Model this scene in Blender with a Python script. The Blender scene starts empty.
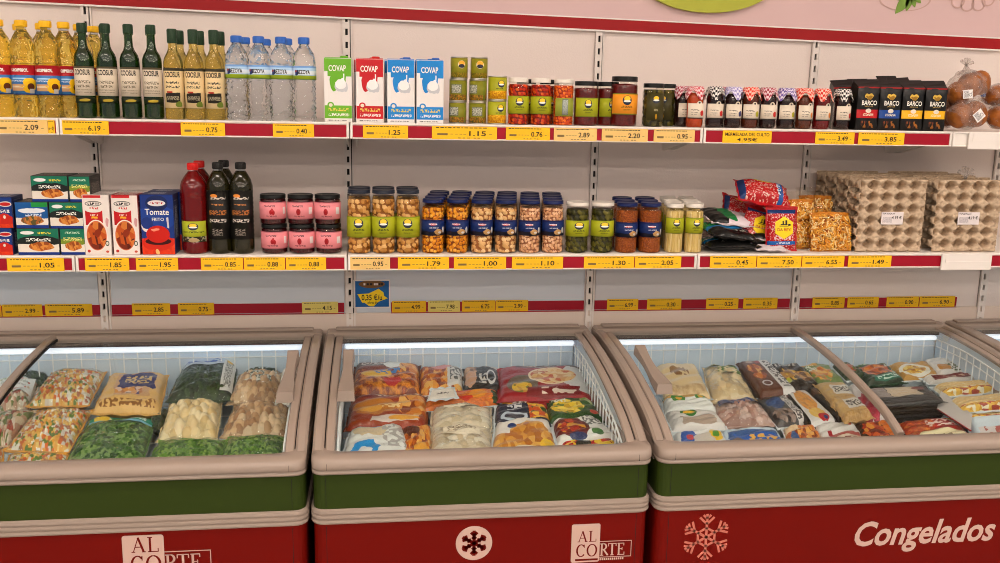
import bpy, math, random
import numpy as np
from mathutils import Vector, Matrix
random.seed(4); PI = math.pi
sc = bpy.context.scene
COL = sc.collection
CAMZ = 1.63
F_PX = 935.75
def _rot(p, y, r):
    B = np.array([[1, 0, 0], [0, 0, 1], [0, -1, 0]], float)
    c, s = math.cos(r), math.sin(r); R = np.array([[c, -s, 0], [s, c, 0], [0, 0, 1]])
    c, s = math.cos(p), math.sin(p); P = np.array([[1, 0, 0], [0, c, s], [0, -s, c]])
    c, s = math.cos(y), math.sin(y); Y = np.array([[c, s, 0], [-s, c, 0], [0, 0, 1]])
    return Y @ B @ P @ R
RC = _rot(math.radians(11.3516), math.radians(7.5441), math.radians(-1.1214))
def ray(x, y):
    return RC @ np.array([(x - 500) / F_PX, (y - 281.5) / F_PX, 1.0])
def at(x, y, Y):                       # photo pixel -> point on the plane Y
    d = ray(x, y); d = d * Y / d[1]
    return Vector((d[0], d[1], d[2] + CAMZ))
def on_slope(x, y, z0, s, Y0):         # photo pixel -> point on the sloping plane z = z0 + s (Y - Y0)
    d = ray(x, y); t = (z0 - s * Y0 - CAMZ) / (d[2] - s * d[1])
    d = d * t
    return Vector((d[0], d[1], d[2] + CAMZ))

# ------------------------------------------------------------------ materials
def lin(c):
    if isinstance(c, str):
        c = tuple(int(c[i:i + 2], 16) for i in (0, 2, 4))
    o = []
    for v in c:
        v = v / 255.0
        o.append(v / 12.92 if v <= 0.04045 else ((v + 0.055) / 1.055) ** 2.4)
    return (o[0], o[1], o[2], 1.0)
class NT:
    def __init__(s, m):
        s.t = m.node_tree; s.n = s.t.nodes; s.l = s.t.links
    def new(s, typ, **k):
        n = s.n.new(typ)
        for a, b in k.items(): setattr(n, a, b)
        return n
    def put(s, sock, v):
        if hasattr(v, 'links') or hasattr(v, 'is_linked'): s.l.new(v, sock)
        else: sock.default_value = v
    def math(s, op, a, b=None, c=None):
        n = s.new('ShaderNodeMath', operation=op); s.put(n.inputs[0], a)
        if b is not None: s.put(n.inputs[1], b)
        if c is not None: s.put(n.inputs[2], c)
        return n.outputs[0]
    def vmath(s, op, a, b=None):
        n = s.new('ShaderNodeVectorMath', operation=op); s.put(n.inputs[0], a)
        if b is not None: s.put(n.inputs[1], b)
        return n
    def ramp(s, fac, cols, const=True):
        n = s.new('ShaderNodeValToRGB'); r = n.color_ramp
        r.interpolation = 'CONSTANT' if const else 'LINEAR'
        k = len(cols)
        while len(r.elements) < k: r.elements.new(0.5)
        for i, c in enumerate(cols):
            r.elements[i].position = i / k if const else i / max(1, k - 1)
            r.elements[i].color = lin(c)
        s.l.new(fac, n.inputs[0]); return n.outputs[0]
def color_socket(N, spec, uv):
    if isinstance(spec, str) or (isinstance(spec[0], (int, float))):
        n = N.new('ShaderNodeRGB'); n.outputs[0].default_value = lin(spec); return n.outputs[0]
    kind = spec[0]
    sx, sy = (spec[3], spec[4]) if len(spec) > 4 else (1, 1)
    v = N.vmath('MULTIPLY', uv, (sx, sy, 1)).outputs[0]
    if kind == 'v':
        n = N.new('ShaderNodeTexVoronoi'); n.inputs['Scale'].default_value = spec[1]; N.l.new(v, n.inputs['Vector'])
        x = N.new('ShaderNodeSeparateColor'); N.l.new(n.outputs['Color'], x.inputs[0])
        return N.ramp(x.outputs[0], spec[2])
    if kind == 'n':
        n = N.new('ShaderNodeTexNoise'); n.inputs['Scale'].default_value = spec[1]; n.inputs['Detail'].default_value = 3
        N.l.new(v, n.inputs['Vector'])
        f = N.math('MULTIPLY_ADD', n.outputs['Fac'], 2.2, -0.6); 
        return N.ramp(f, spec[2], False)
    if kind == 'chk':
        n = N.new('ShaderNodeTexChecker'); n.inputs['Scale'].default_value = spec[1]; N.l.new(v, n.inputs['Vector'])
        n.inputs['Color1'].default_value = lin(spec[2][0]); n.inputs['Color2'].default_value = lin(spec[2][1])
        return n.outputs['Color']
def mask_socket(N, L, uv, wob):
    if wob:
        n = N.new('ShaderNodeTexNoise'); n.inputs['Scale'].default_value = 5; N.l.new(uv, n.inputs['Vector'])
        d = N.vmath('SUBTRACT', n.outputs['Color'], (.5, .5, .5)).outputs[0]
        d = N.vmath('MULTIPLY', d, (wob, wob, 0)).outputs[0]
        uv = N.vmath('ADD', uv, d).outputs[0]
    if L[0] in ('r', 't'):
        u0, v0, u1, v1 = L[1:5]
        a = N.vmath('SUBTRACT', uv, ((u0 + u1) / 2, (v0 + v1) / 2, 0)).outputs[0]
        a = N.vmath('ABSOLUTE', a).outputs[0]
        x = N.new('ShaderNodeSeparateXYZ'); N.l.new(a, x.inputs[0])
        m = N.math('MULTIPLY', N.math('LESS_THAN', x.outputs[0], (u1 - u0) / 2), N.math('LESS_THAN', x.outputs[1], (v1 - v0) / 2))
        if L[0] == 't':                # illegible small print
            n = N.new('ShaderNodeTexNoise'); n.inputs['Scale'].default_value = L[-1]
            n.inputs['Detail'].default_value = 0
            N.l.new(uv, n.inputs['Vector'])
            m = N.math('MULTIPLY', m, N.math('GREATER_THAN', n.outputs['Fac'], .5))
        return m
    cu, cv, ru, rv = L[1:5]
    a = N.vmath('SUBTRACT', uv, (cu, cv, 0)).outputs[0]
    a = N.vmath('MULTIPLY', a, (1 / ru, 1 / rv, 0)).outputs[0]
    n = N.vmath('LENGTH', a)
    return N.math('LESS_THAN', n.outputs['Value'], 1.0)
MATS = {}
def mat(name, base, rough=.5, metal=0., coat=0., trans=0., ior=1.45, layers=(), bump=None, spec=.3, sss=0, coords='UV', emit=None, alpha=1):
    if name in MATS: return MATS[name]
    m = bpy.data.materials.new(name); m.use_nodes = True; MATS[name] = m
    N = NT(m); b = N.n['Principled BSDF']
    b.inputs['Roughness'].default_value = rough; b.inputs['Metallic'].default_value = metal
    b.inputs['Coat Weight'].default_value = coat; b.inputs['Coat Roughness'].default_value = .08
    b.inputs['Transmission Weight'].default_value = trans; b.inputs['IOR'].default_value = ior
    b.inputs['Specular IOR Level'].default_value = spec; b.inputs['Alpha'].default_value = alpha
    simple = not layers and not bump and (isinstance(base, str) or isinstance(base[0], (int, float)))
    if simple:
        b.inputs['Base Color'].default_value = lin(base)
    else:
        tc = N.new('ShaderNodeTexCoord'); uv = tc.outputs[coords]
        c = color_socket(N, base, uv)
        for L in layers:
            wob = L[6] if (L[0] in 're' and len(L) > 6) else 0
            k = mask_socket(N, L, uv, wob)
            mx = N.new('ShaderNodeMix', data_type='RGBA')
            N.l.new(k, mx.inputs[0]); N.l.new(c, mx.inputs[6]); N.l.new(color_socket(N, L[5], uv), mx.inputs[7])
            c = mx.outputs[2]
        N.l.new(c, b.inputs['Base Color'])
        if bump:
            kind, scale, dist = bump[:3]
            if kind == 'v':
                n = N.new('ShaderNodeTexVoronoi'); o = n.outputs['Distance']
            else:
                n = N.new('ShaderNodeTexNoise'); o = n.outputs['Fac']; n.inputs['Detail'].default_value = 4
            n.inputs['Scale'].default_value = scale
            v = uv
            if len(bump) > 3: v = N.vmath('MULTIPLY', uv, (bump[3], bump[4], 1)).outputs[0]
            N.l.new(v, n.inputs['Vector'])
            bp = N.new('ShaderNodeBump'); bp.inputs['Distance'].default_value = dist; bp.inputs['Strength'].default_value = 1
            if kind == 'v': bp.invert = True
            N.l.new(o, bp.inputs['Height']); N.l.new(bp.outputs[0], b.inputs['Normal']); N.l.new(bp.outputs[0], b.inputs['Coat Normal'])
    if emit:
        b.inputs['Emission Color'].default_value = lin(emit[0]); b.inputs['Emission Strength'].default_value = emit[1]
    return m
def film(name, tint=(255, 255, 255), ior=1.4, rough=.08, haze=0.0, hazecol=(235, 240, 245), bump=None):
    if name in MATS: return MATS[name]
    m = bpy.data.materials.new(name); m.use_nodes = True; MATS[name] = m
    N = NT(m); N.n.remove(N.n['Principled BSDF']); out = N.n['Material Output']
    tr = N.new('ShaderNodeBsdfTransparent'); tr.inputs[0].default_value = lin(tint)
    gl = N.new('ShaderNodeBsdfGlossy'); gl.inputs['Roughness'].default_value = rough
    fr = N.new('ShaderNodeFresnel'); fr.inputs['IOR'].default_value = ior
    ge = N.new('ShaderNodeNewGeometry')          # same reflectance from both faces of a thin sheet
    N.l.new(N.math('MULTIPLY_ADD', ge.outputs['Backfacing'], 1 / ior - ior, ior), fr.inputs['IOR'])
    mx = N.new('ShaderNodeMixShader'); N.l.new(fr.outputs[0], mx.inputs[0])
    base = tr.outputs[0]
    if haze:
        di = N.new('ShaderNodeBsdfDiffuse'); di.inputs[0].default_value = lin(hazecol)
        m2 = N.new('ShaderNodeMixShader'); m2.inputs[0].default_value = haze
        N.l.new(tr.outputs[0], m2.inputs[1]); N.l.new(di.outputs[0], m2.inputs[2]); base = m2.outputs[0]
    N.l.new(base, mx.inputs[1]); N.l.new(gl.outputs[0], mx.inputs[2]); N.l.new(mx.outputs[0], out.inputs[0])
    if bump:
        tc = N.new('ShaderNodeTexCoord'); n = N.new('ShaderNodeTexNoise'); n.inputs['Scale'].default_value = bump[0]
        n.inputs['Detail'].default_value = 3; N.l.new(tc.outputs['Object'], n.inputs['Vector'])
        bp = N.new('ShaderNodeBump'); bp.inputs['Distance'].default_value = bump[1]
        N.l.new(n.outputs['Fac'], bp.inputs['Height'])
        N.l.new(bp.outputs[0], gl.inputs['Normal']); N.l.new(bp.outputs[0], fr.inputs['Normal'])
    return m

# ------------------------------------------------------------------ text
_TXT = {}
def text_mesh(s, bold=0.0):
    k = (s, bold)
    if k in _TXT: return _TXT[k]
    cu = bpy.data.curves.new('lettering', 'FONT'); cu.body = s; cu.size = 1; cu.resolution_u = 3; cu.offset = bold
    ob = bpy.data.objects.new('lettering', cu)
    me = bpy.data.meshes.new_from_object(ob)
    V = [(v.co.x, v.co.y) for v in me.vertices]; Fc = [tuple(p.vertices) for p in me.polygons]
    xs = [v[0] for v in V]; ys = [v[1] for v in V]
    bpy.data.objects.remove(ob); bpy.data.curves.remove(cu); bpy.data.meshes.remove(me)
    _TXT[k] = (V, Fc, min(xs), max(xs), min(ys), max(ys))
    return _TXT[k]

# ------------------------------------------------------------------ mesh builder
class MB:
    def __init__(s):
        s.v = []; s.f = []; s.m = []; s.s = []; s.uv = []
    def face(s, idx, m=0, sm=False, uv=None):
        s.f.append(tuple(idx)); s.m.append(m); s.s.append(sm); s.uv.append(uv or [(0, 0)] * len(idx))
    def quad(s, a, b, c, d, m=0, uv=None):
        i = len(s.v); s.v += [tuple(a), tuple(b), tuple(c), tuple(d)]
        s.face((i, i + 1, i + 2, i + 3), m, False, uv or [(0, 0), (1, 0), (1, 1), (0, 1)])
    def box(s, x0, y0, z0, x1, y1, z1, m=0, ch=0.0, mf=None):
        """box, optionally chamfered; uv of every face runs 0..1; mf = material of the front (-y) face"""
        if ch <= 0:
            P = [(x0, y0, z0), (x1, y0, z0), (x1, y1, z0), (x0, y1, z0), (x0, y0, z1), (x1, y0, z1), (x1, y1, z1), (x0, y1, z1)]
            for n, q in enumerate(((0, 1, 5, 4), (1, 2, 6, 5), (2, 3, 7, 6), (3, 0, 4, 7), (4, 5, 6, 7), (3, 2, 1, 0))):
                s.quad(*[P[i] for i in q], m=(mf if (mf is not None and n == 0) else m))
            return
        lo = (x0, y0, z0); hi = (x1, y1, z1); i0 = len(s.v); idx = {}
        for sx in (0, 1):
            for sy in (0, 1):
                for sz in (0, 1):
                    sg = (sx, sy, sz)
                    for ax in range(3):
                        p = []
                        for k in range(3):
                            b = hi[k] if sg[k] else lo[k]
                            if k != ax: b += -ch if sg[k] else ch
                            p.append(b)
                        idx[(sg, ax)] = len(s.v); s.v.append(tuple(p))
        def sgn(ax, a, o1, v1, o2, v2):
            t = [0, 0, 0]; t[ax] = a; t[o1] = v1; t[o2] = v2; return tuple(t)
        for ax in range(3):
            o1, o2 = [k for k in range(3) if k != ax]
            for a in (0, 1):
                q = [idx[(sgn(ax, a, o1, i, o2, j), ax)] for i, j in ((0, 0), (1, 0), (1, 1), (0, 1))]
                if (ax == 1) == bool(a): q2 = q; 
                uv = [(0, 0), (1, 0), (1, 1), (0, 1)]
                mm = mf if (mf is not None and ax == 1 and a == 0) else m
                good = (ax == 1 and a == 0) or (ax != 1 and a == 1)
                if not good: q = q[::-1]; uv = uv[::-1]
                s.face(q, mm, False, uv)
        for ax in range(3):          # edges along ax
            o1, o2 = [k for k in range(3) if k != ax]
            for i in (0, 1):
                for j in (0, 1):
                    A = sgn(ax, 0, o1, i, o2, j); B = sgn(ax, 1, o1, i, o2, j)
                    q = [idx[(A, o1)], idx[(B, o1)], idx[(B, o2)], idx[(A, o2)]]
                    s.face(q, m)
        for sx in (0, 1):
            for sy in (0, 1):
                for sz in (0, 1):
                    s.face([idx[((sx, sy, sz), k)] for k in range(3)], m)
    def lathe(s, prof, n=24, m=0, c=(0, 0, 0), uv=True, sm=True, a0=0., a1=2 * PI, mfun=None):
        closed = abs(a1 - a0 - 2 * PI) < 1e-6
        zs = [p[1] for p in prof]; z0, z1 = min(zs), max(zs)
        i0 = len(s.v); k = n if closed else n + 1
        for r, z in prof:
            for j in range(k):
                a = a0 + (a1 - a0) * j / n
                s.v.append((c[0] - r * math.sin(a), c[1] + r * math.cos(a), c[2] + z))
        # a = pi faces the viewer (-y); u grows to the viewer's right
        for i in range(len(prof) - 1):
            mm = m if mfun is None else mfun(i)
            for j in range(n):
                j2 = (j + 1) % k if closed else j + 1
                q = (i0 + i * k + j, i0 + i * k + j2, i0 + (i + 1) * k + j2, i0 + (i + 1) * k + j)
                v0 = (prof[i][1] - z0) / max(1e-6, z1 - z0); v1 = (prof[i + 1][1] - z0) / max(1e-6, z1 - z0)
                s.face(q, mm, sm, [(j / n, v0), ((j + 1) / n, v0), ((j + 1) / n, v1), (j / n, v1)])
        if prof[0][0] > 1e-5 and closed and prof[0] != prof[-1]: s.face(tuple(i0 + j for j in range(k))[::-1], m if mfun is None else mfun(0))
        e = i0 + (len(prof) - 1) * k
        if prof[-1][0] > 1e-5 and closed and prof[0] != prof[-1]: s.face(tuple(e + j for j in range(k)), m if mfun is None else mfun(len(prof) - 2))
    def sleeve(s, r, z0, z1, m=0, half=PI, n=24, th=.0006, wrap=False):
        s.lathe([(r, z0), (r + th, z0), (r + th, z1), (r, z1)], n, m, a0=PI - half, a1=PI + half, sm=False)
        k = n * 3
        # rewrite uv so that v spans the outer face only
        for i in range(len(s.f) - k, len(s.f)):
            row = (i - (len(s.f) - k)) // n
            if row == 1:
                s.s[i] = True
                if wrap: s.uv[i] = [(.5 + (u - .5) * half / PI, v) for u, v in s.uv[i]]
            else:
                s.uv[i] = [(u, 0. if row == 0 else 1.) for u, v in s.uv[i]]
    def tube(s, pts, r, n=6, m=0, closed=False):
        pts = [Vector(p) for p in pts]; i0 = len(s.v); L = len(pts)
        for i, p in enumerate(pts):
            a = pts[(i - 1) % L] if (closed or i) else pts[i]; b = pts[(i + 1) % L] if (closed or i < L - 1) else pts[i]
            t = (b - a).normalized(); up = Vector((0, 0, 1)) if abs(t.z) < .9 else Vector((1, 0, 0))
            x = t.cross(up).normalized(); y = t.cross(x)
            rr = r[i] if isinstance(r, (list, tuple)) else r
            for j in range(n):
                q = p + (x * math.cos(2 * PI * j / n) + y * math.sin(2 * PI * j / n)) * rr; s.v.append(tuple(q))
        for i in range(L if closed else L - 1):
            for j in range(n):
                a = i0 + i * n; b = i0 + ((i + 1) % L) * n; k = (j + 1) % n
                s.face((a + j, a + k, b + k, b + j), m, n > 4)
        if not closed:
            s.face([i0 + j for j in range(n)][::-1], m); s.face([i0 + (L - 1) * n + j for j in range(n)], m)
    def loft(s, rings, m=0, sm=False, cap=True, closed=True, mfun=None):
        i0 = len(s.v); n = len(rings[0])
        for R in rings: s.v += [tuple(p) for p in R]
        for i in range(len(rings) - 1):
            for j in range(n if closed else n - 1):
                k = (j + 1) % n
                s.face((i0 + i * n + j, i0 + i * n + k, i0 + (i + 1) * n + k, i0 + (i + 1) * n + j), m if mfun is None else mfun(i), sm,
                       [(j / n, i / max(1, len(rings) - 1)), ((j + 1) / n, i / max(1, len(rings) - 1)), ((j + 1) / n, (i + 1) / max(1, len(rings) - 1)), (j / n, (i + 1) / max(1, len(rings) - 1))])
        if cap:
            s.face([i0 + j for j in range(n)][::-1], m if mfun is None else mfun(0)); s.face([i0 + (len(rings) - 1) * n + j for j in range(n)], m if mfun is None else mfun(len(rings) - 2))
    def prism(s, poly, f, t0=0, t1=1, m=0):
        """2D polygon -> solid; f(x, y, t) maps to 3D"""
        s.loft([[f(x, y, t0) for x, y in poly], [f(x, y, t1) for x, y in poly]], m)
    def grid(s, fn, nu, nv, m=0, sm=True, mfun=None, flip=False):
        i0 = len(s.v)
        for j in range(nv + 1):
            for i in range(nu + 1): s.v.append(tuple(fn(i / nu, j / nv)))
        for j in range(nv):
            for i in range(nu):
                a = i0 + j * (nu + 1) + i; q = (a, a + 1, a + nu + 2, a + nu + 1)
                uv = [(i / nu, j / nv), ((i + 1) / nu, j / nv), ((i + 1) / nu, (j + 1) / nv), (i / nu, (j + 1) / nv)]
                if flip: q = q[::-1]; uv = uv[::-1]
                s.face(q, m if mfun is None else mfun(i, j), sm, uv)
    def ball(s, c, r, n=12, k=8, m=0, sq=1.0):
        R = r if isinstance(r, (tuple, list)) else (r, r, r)
        rings = []
        for i in range(k + 1):
            t = PI * i / k
            z = -math.cos(t); q = max(math.sin(t), .02)
            rings.append([(c[0] + R[0] * q * math.cos(2 * PI * j / n), c[1] + R[1] * q * math.sin(2 * PI * j / n), c[2] + R[2] * z) for j in range(n)])
        s.loft(rings, m, True)
    def text(s, t, h, cx, cy, f, m=0, bold=0.0, width=None, shear=0.0):
        """lettering: cap height h, centred at (cx, cy) in the surface's own 2D frame; f(x, y) -> 3D"""
        V, Fc, x0, x1, y0, y1 = text_mesh(t, bold)
        k = h / 0.7; kx = k if width is None else width / (x1 - x0)
        i0 = len(s.v); mx = (x0 + x1) / 2; my = .35
        for x, y in V: s.v.append(tuple(f(cx + (x - mx) * kx + shear * (y - my) * k, cy + (y - my) * k)))
        for q in Fc: s.face([i0 + i for i in q], m)
    def build(s, name, mats, parent=None, loc=(0, 0, 0)):
        me = bpy.data.meshes.new(name); me.from_pydata(s.v, [], s.f)
        for k in (mats if isinstance(mats, (list, tuple)) else [mats]): me.materials.append(k)
        me.polygons.foreach_set('material_index', s.m); me.polygons.foreach_set('use_smooth', s.s)
        ul = me.uv_layers.new(name='UVMap')
        ul.data.foreach_set('uv', [c for u in s.uv for p in u for c in p])
        me.update()
        o = bpy.data.objects.new(name, me); COL.objects.link(o); o.location = loc
        if parent is not None: o.parent = parent
        return o
def tag(o, label, cat, group=None, kind=None):
    o['label'] = label; o['category'] = cat
    if group: o['group'] = group
    if kind: o['kind'] = kind
    return o
def thing(name, label, cat, loc=(0, 0, 0), rz=0, group=None):
    o = bpy.data.objects.new(name, None); COL.objects.link(o); o.empty_display_size = .05
    o.location = loc; o.rotation_euler = (0, 0, rz); return tag(o, label, cat, group)
def structure(o, label=None):
    o['kind'] = 'structure'
    if label: o['label'] = label
    return o
def dup(root, loc, rz=0.0, label=None, group=None):
    r = root.copy(); COL.objects.link(r); r.location = loc; r.rotation_euler = (0, 0, rz)
    if label: r['label'] = label
    if group: r['group'] = group
    for ch in list(root.children):
        c = ch.copy(); COL.objects.link(c); c.parent = r
        for g in ch.children:
            d = g.copy(); COL.objects.link(d); d.parent = c
    return r
class Proto:
    """the first placing moves the original, later ones copy it"""
    def __init__(s, root, kx=1., kz=1.): s.root = root; s.used = False; root.scale = (kx, kx, kz)
    def put(s, loc, label, rz=0.0, group=None):
        if not s.used:
            s.used = True; r = s.root; r.location = loc; r.rotation_euler = (0, 0, rz); r['label'] = label
            if group: r['group'] = group
            return r
        return dup(s.root, loc, rz, label, group)

# ------------------------------------------------------------------ the setting
D = 3.04                     # back wall
YF = 2.675                   # front edge of the shelves
Z1, Z2 = 1.543, 1.168        # shelf tops
M_wall = mat('wall_panel_white', (230, 216, 208), .6, bump=('n', 260, .0006), coords='Object')
M_kick = mat('wall_panel_beige', (214, 196, 182), .5)
M_up = mat('upright_white', (226, 216, 208), .4)
M_slot = mat('slot_shade', (28, 26, 26), .7)
M_band = mat('band_red', (156, 8, 14), .45)
M_fascia = mat('fascia_pink', (214, 182, 180), .5)
M_white = mat('white_paint', (236, 228, 220), .35)
M_red = mat('ticket_strip_red', (158, 8, 34), .4)
M_floor = mat('floor_tile', ('chk', 2.5, [(190, 184, 176), (184, 178, 170)]), .25, coords='Object')
M_ceil = mat('ceiling_white', (228, 224, 218), .8)
M_dark = mat('black_text', (32, 28, 24), .5)
M_film = film('clear_film')

b = MB(); b.box(-4.5, D, 0, 5.5, D + .12, 3.2); structure(b.build('wall_back', M_wall))
b = MB(); b.box(-4.5, -7.5, -.1, 5.5, D, 0); structure(b.build('floor', M_floor))
b = MB(); b.box(-4.5, -7.5, 3.2, 5.5, D + .12, 3.3); structure(b.build('ceiling', M_ceil))
b = MB(); b.box(-3, D - .005, .3, 4.2, D, .912, ch=.002); structure(b.build('trim_1', M_kick), 'beige lower back panel behind the freezers')
M_pg = mat('wall_panel_cool_light', (208, 214, 222), .55); M_pw = mat('wall_panel_faint_cool_light', (206, 204, 206), .55)  # added panels: cooler light low on the wall put into their colour
UPX = [-.2838 * D, -.0304 * D, .2331 * D, .4746 * D]
for n, (xa, xb, mm) in enumerate(((-3, UPX[0] - .018, M_pg), (UPX[0] + .02, UPX[1] - .018, M_pg), (UPX[1] + .02, UPX[2] - .018, M_pg), (UPX[2] + .02, UPX[3] - .018, M_pw))):
    b = MB(); b.box(xa, D - .003, .913, xb, D, Z2 - .024, ch=.001); structure(b.build('trim_%d' % (5 + n), mm), 'added back panel under the lower shelf, cool light tinted in')
# red band, running slightly downhill to the right, and the pink fascia above it
def bandz(x, top):
    return (1.868 - .0194 * (x + .936)) if not top else (1.9005 - .0186 * (x + .936))
def bar(z0f, z1f, y0, y1, x0, x1):
    b = MB()
    R = []
    for x in (x0, x1):
        R.append([(x, y0, z0f(x)), (x, y1, z0f(x)), (x, y1, z1f(x)), (x, y0, z1f(x))])
    b.loft(R); return b
structure(bar(lambda x: bandz(x, 0), lambda x: bandz(x, 1), D - .016, D, -3, 4).build('trim_2', M_band), 'red band running along the top of the back wall')
structure(bar(lambda x: bandz(x, 1) + .004, lambda x: 3.0, D - .014, D, -3, 4).build('wall_fascia', M_fascia), 'pink fascia above the red band')
structure(bar(lambda x: bandz(x, 1), lambda x: bandz(x, 1) + .004, D - .018, D, -3, 4).build('trim_3', M_white), 'thin white edge above the red band')
structure(bar(lambda x: bandz(x, 0) - .005, lambda x: bandz(x, 0), D - .017, D, -3, 4).build('trim_4', M_white), 'thin white edge under the red band')

# decorations on the fascia
b = MB(); ce = at(709, -24, D - .03)
P = [(math.cos(2 * PI * i / 64) * .232, math.sin(2 * PI * i / 64) * .113) for i in range(64)]
b.prism(P, lambda x, y, t: (ce.x + x, t, ce.z + y), D - .034, D - .014)
tag(b.build('sign_disc', mat('sign_lime', (176, 178, 62), .45)), 'lime green oval sign fixed on the pink fascia', 'sign')
M_ol = mat('decal_outline', (196, 160, 150), .5); M_leaf = mat('decal_leaf', (118, 150, 60), .5); M_dp = mat('decal_pale', (226, 196, 192), .5)
def ring(b, c, r, w, yy, m, sx=1.0, n=28, sy=1.0):
    o = [[(c[0] + math.cos(2 * PI * i / n) * r * sx, y, c[1] + math.sin(2 * PI * i / n) * r * sy) for i in range(n)] for y in (yy, yy - .001)]
    q = [[(c[0] + math.cos(2 * PI * i / n) * (r - w) * sx, y, c[1] + math.sin(2 * PI * i / n) * (r - w) * sy) for i in range(n)] for y in (yy - .001, yy)]
    b.loft(o + q + [o[0]], m, cap=False)
yy = D - .0145
b = MB(); c = at(905, 2, D)
ring(b, (c.x - .01, c.z + .01), .075, .005, yy, 0, 1.25, 28, .55)
ring(b, (c.x - .06, c.z + .03), .05, .004, yy, 0, 1.1, 24, .5)
for ang, L in ((-2.2, .085), (-1.75, .06), (-1.2, .05), (-2.75, .06), (-.7, .05), (2.6, .05)):
    t = Vector((math.cos(ang), math.sin(ang))); nrm = Vector((-t.y, t.x)); o = Vector((c.x + .01, c.z + .028))
    P = [o + t * (L * k) + nrm * (L * .2 * math.sin(PI * k)) for k in [i / 8 for i in range(9)]] + [o + t * (L * k) - nrm * (L * .2 * math.sin(PI * k)) for k in [i / 8 for i in range(7, 0, -1)]]
    b.prism([(p.x, p.y) for p in P], lambda x, y, t_: (x, t_, y), yy - .0025, yy - .001, 1)
tag(b.build('wall_sticker', [M_ol, M_leaf]), 'wall sticker of a leafy vegetable with green leaves on the pink fascia', 'wall sticker')
b = MB(); c = at(968, 0, D)
for dx, dz in ((-.075, .02), (-.045, -.005), (-.01, -.015), (.03, -.012), (.062, .005), (-.03, .04), (.015, .03), (.05, .045)):
    ring(b, (c.x + dx, c.z + dz), .025, .005, yy - (.0005 if dz > 0 else 0), 0)
tag(b.build('wall_sticker', [M_ol]), 'wall sticker of round grapes drawn in outline on the pink fascia', 'wall sticker')

# slotted uprights
UP = [-.2838 * D, -.0304 * D, .2331 * D, .4746 * D, .7063 * D]
def upright(x, label):
    b = MB(); y0, y1 = D - .012, D
    b.box(x - .013, D - .003, .3, x + .016, D, 1.86, 1)  # dark plate standing in for the shade inside the slots
    b.box(x - .013, y0, .3, x - .005, y1, 1.862); b.box(x + .003, y0, .3, x + .0085, y1, 1.862); b.box(x + .0115, y0 + .004, .3, x + .0165, y1, 1.862)
    z = 1.838; p = .0393
    while z > .32:
        b.box(x - .005, y0, z - p + .0195, x + .003, y1, z); z -= p
    t = tag(b.build('shelf_upright', [M_up, M_slot]), label, 'upright', 'slotted uprights on the back wall')
for x, l in zip(UP, ('slotted white wall upright behind the dark green glass bottles and red stew cartons', 'slotted white wall upright beside the blue offer sign', 'slotted white wall upright behind the big red pepper jar',
                     'slotted white wall upright behind the cloth-topped jam jars and noodle bags', 'slotted white wall upright at the end wall, behind the egg trays')):
    upright(x, l)

# shelves
JX1 = [-.72, -.317, -.029, .354, .648, 1.05]
JX2 = [-.72, -.311, -.033, .356, .690, 1.05]
M_clear = film('ticket_cover', (250, 245, 245), 1.45)
def shelf(zt, xa, xb, label, red=True):
    s = thing('wall_shelf', label, 'shelf', ((xa + xb) / 2, D, zt), 0, 'white wall shelves')
    h = (xb - xa) / 2 - .0015; d = D - YF
    b = MB(); b.box(-h, -d + .012, -.022, h, -.013, 0, ch=.002); b.build('shelf_board', M_white, s)
    b = MB()
    # C-shaped ticket rail: top lip, back plate, bottom lip, end cheeks
    b.box(-h, -d + .001, -.006, h, -d + .012, 0, ch=.0015); b.box(-h, -d + .005, -.042, h, -d + .0115, -.006)
    b.box(-h, -d + .001, -.045, h, -d + .0115, -.0415, ch=.001)
    b.box(-h, -d, -.0445, -h + .007, -d + .0049, -.0005, ch=.001); b.box(h - .007, -d, -.0445, h, -d + .0049, -.0005, ch=.001)
    b.build('ticket_rail', M_white, s)
    if red:
        b = MB(); b.box(-h + .007, -d + .0035, -.0405, h - .007, -d + .0048, -.0075); b.build('red_strip', M_red, s)
    for sx in (-1, 1):
        b = MB(); x = sx * (h - .012)
        b.loft([[(xx, -.0125, -.0225), (xx, -.0125, -.085), (xx, -.05, -.085), (xx, -d + .06, -.034), (xx, -d + .06, -.0225)] for xx in (x - .0015, x + .0015)])
        b.build('bracket', M_white, s)
    return s
for n, (a, c) in enumerate(zip(JX1[:-1], JX1[1:])):
    shelf(Z1, a * YF, c * YF, ('upper wall shelf carrying the sunflower oil bottles', 'upper wall shelf carrying the green glass bottles and the water', 'upper wall shelf carrying the milk cartons and red jars',
          'upper wall shelf carrying the jam jars and coffee bags', 'upper wall shelf carrying the bread bags, without a red strip')[n], n != 4)
for n, (a, c) in enumerate(zip(JX2[:-1], JX2[1:])):
    shelf(Z2, a * YF, c * YF, ('lower wall shelf carrying the green croquette boxes', 'lower wall shelf carrying the stew cartons and pink jars', 'lower wall shelf carrying the legume jars',
          'lower wall shelf carrying the rice bags and the front egg trays', 'lower wall shelf at the far end, beyond the egg trays')[n])
# blank white ticket holders
def holder(px0, px1, zt, label):
    a = at(px0, 258, YF).x; c = at(px1, 258, YF).x
    b = MB(); b.box(a, YF - .006, zt - .052, c, YF + .0002, zt + .001, ch=.0015); b.box(a + .012, YF - .0075, zt - .028, c - .004, YF - .006, zt - .025); b.box(a + .012, YF - .0075, zt - .025, a + .015, YF - .006, zt - .004)
    tag(b.build('ticket_holder', M_white), label, 'ticket holder')
holder(954, 1045, Z1, 'blank white ticket holder on the shelf edge under the bread bags')
holder(941, 991, Z2, 'blank white ticket holder on the shelf edge under the second egg tray stack')

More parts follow.
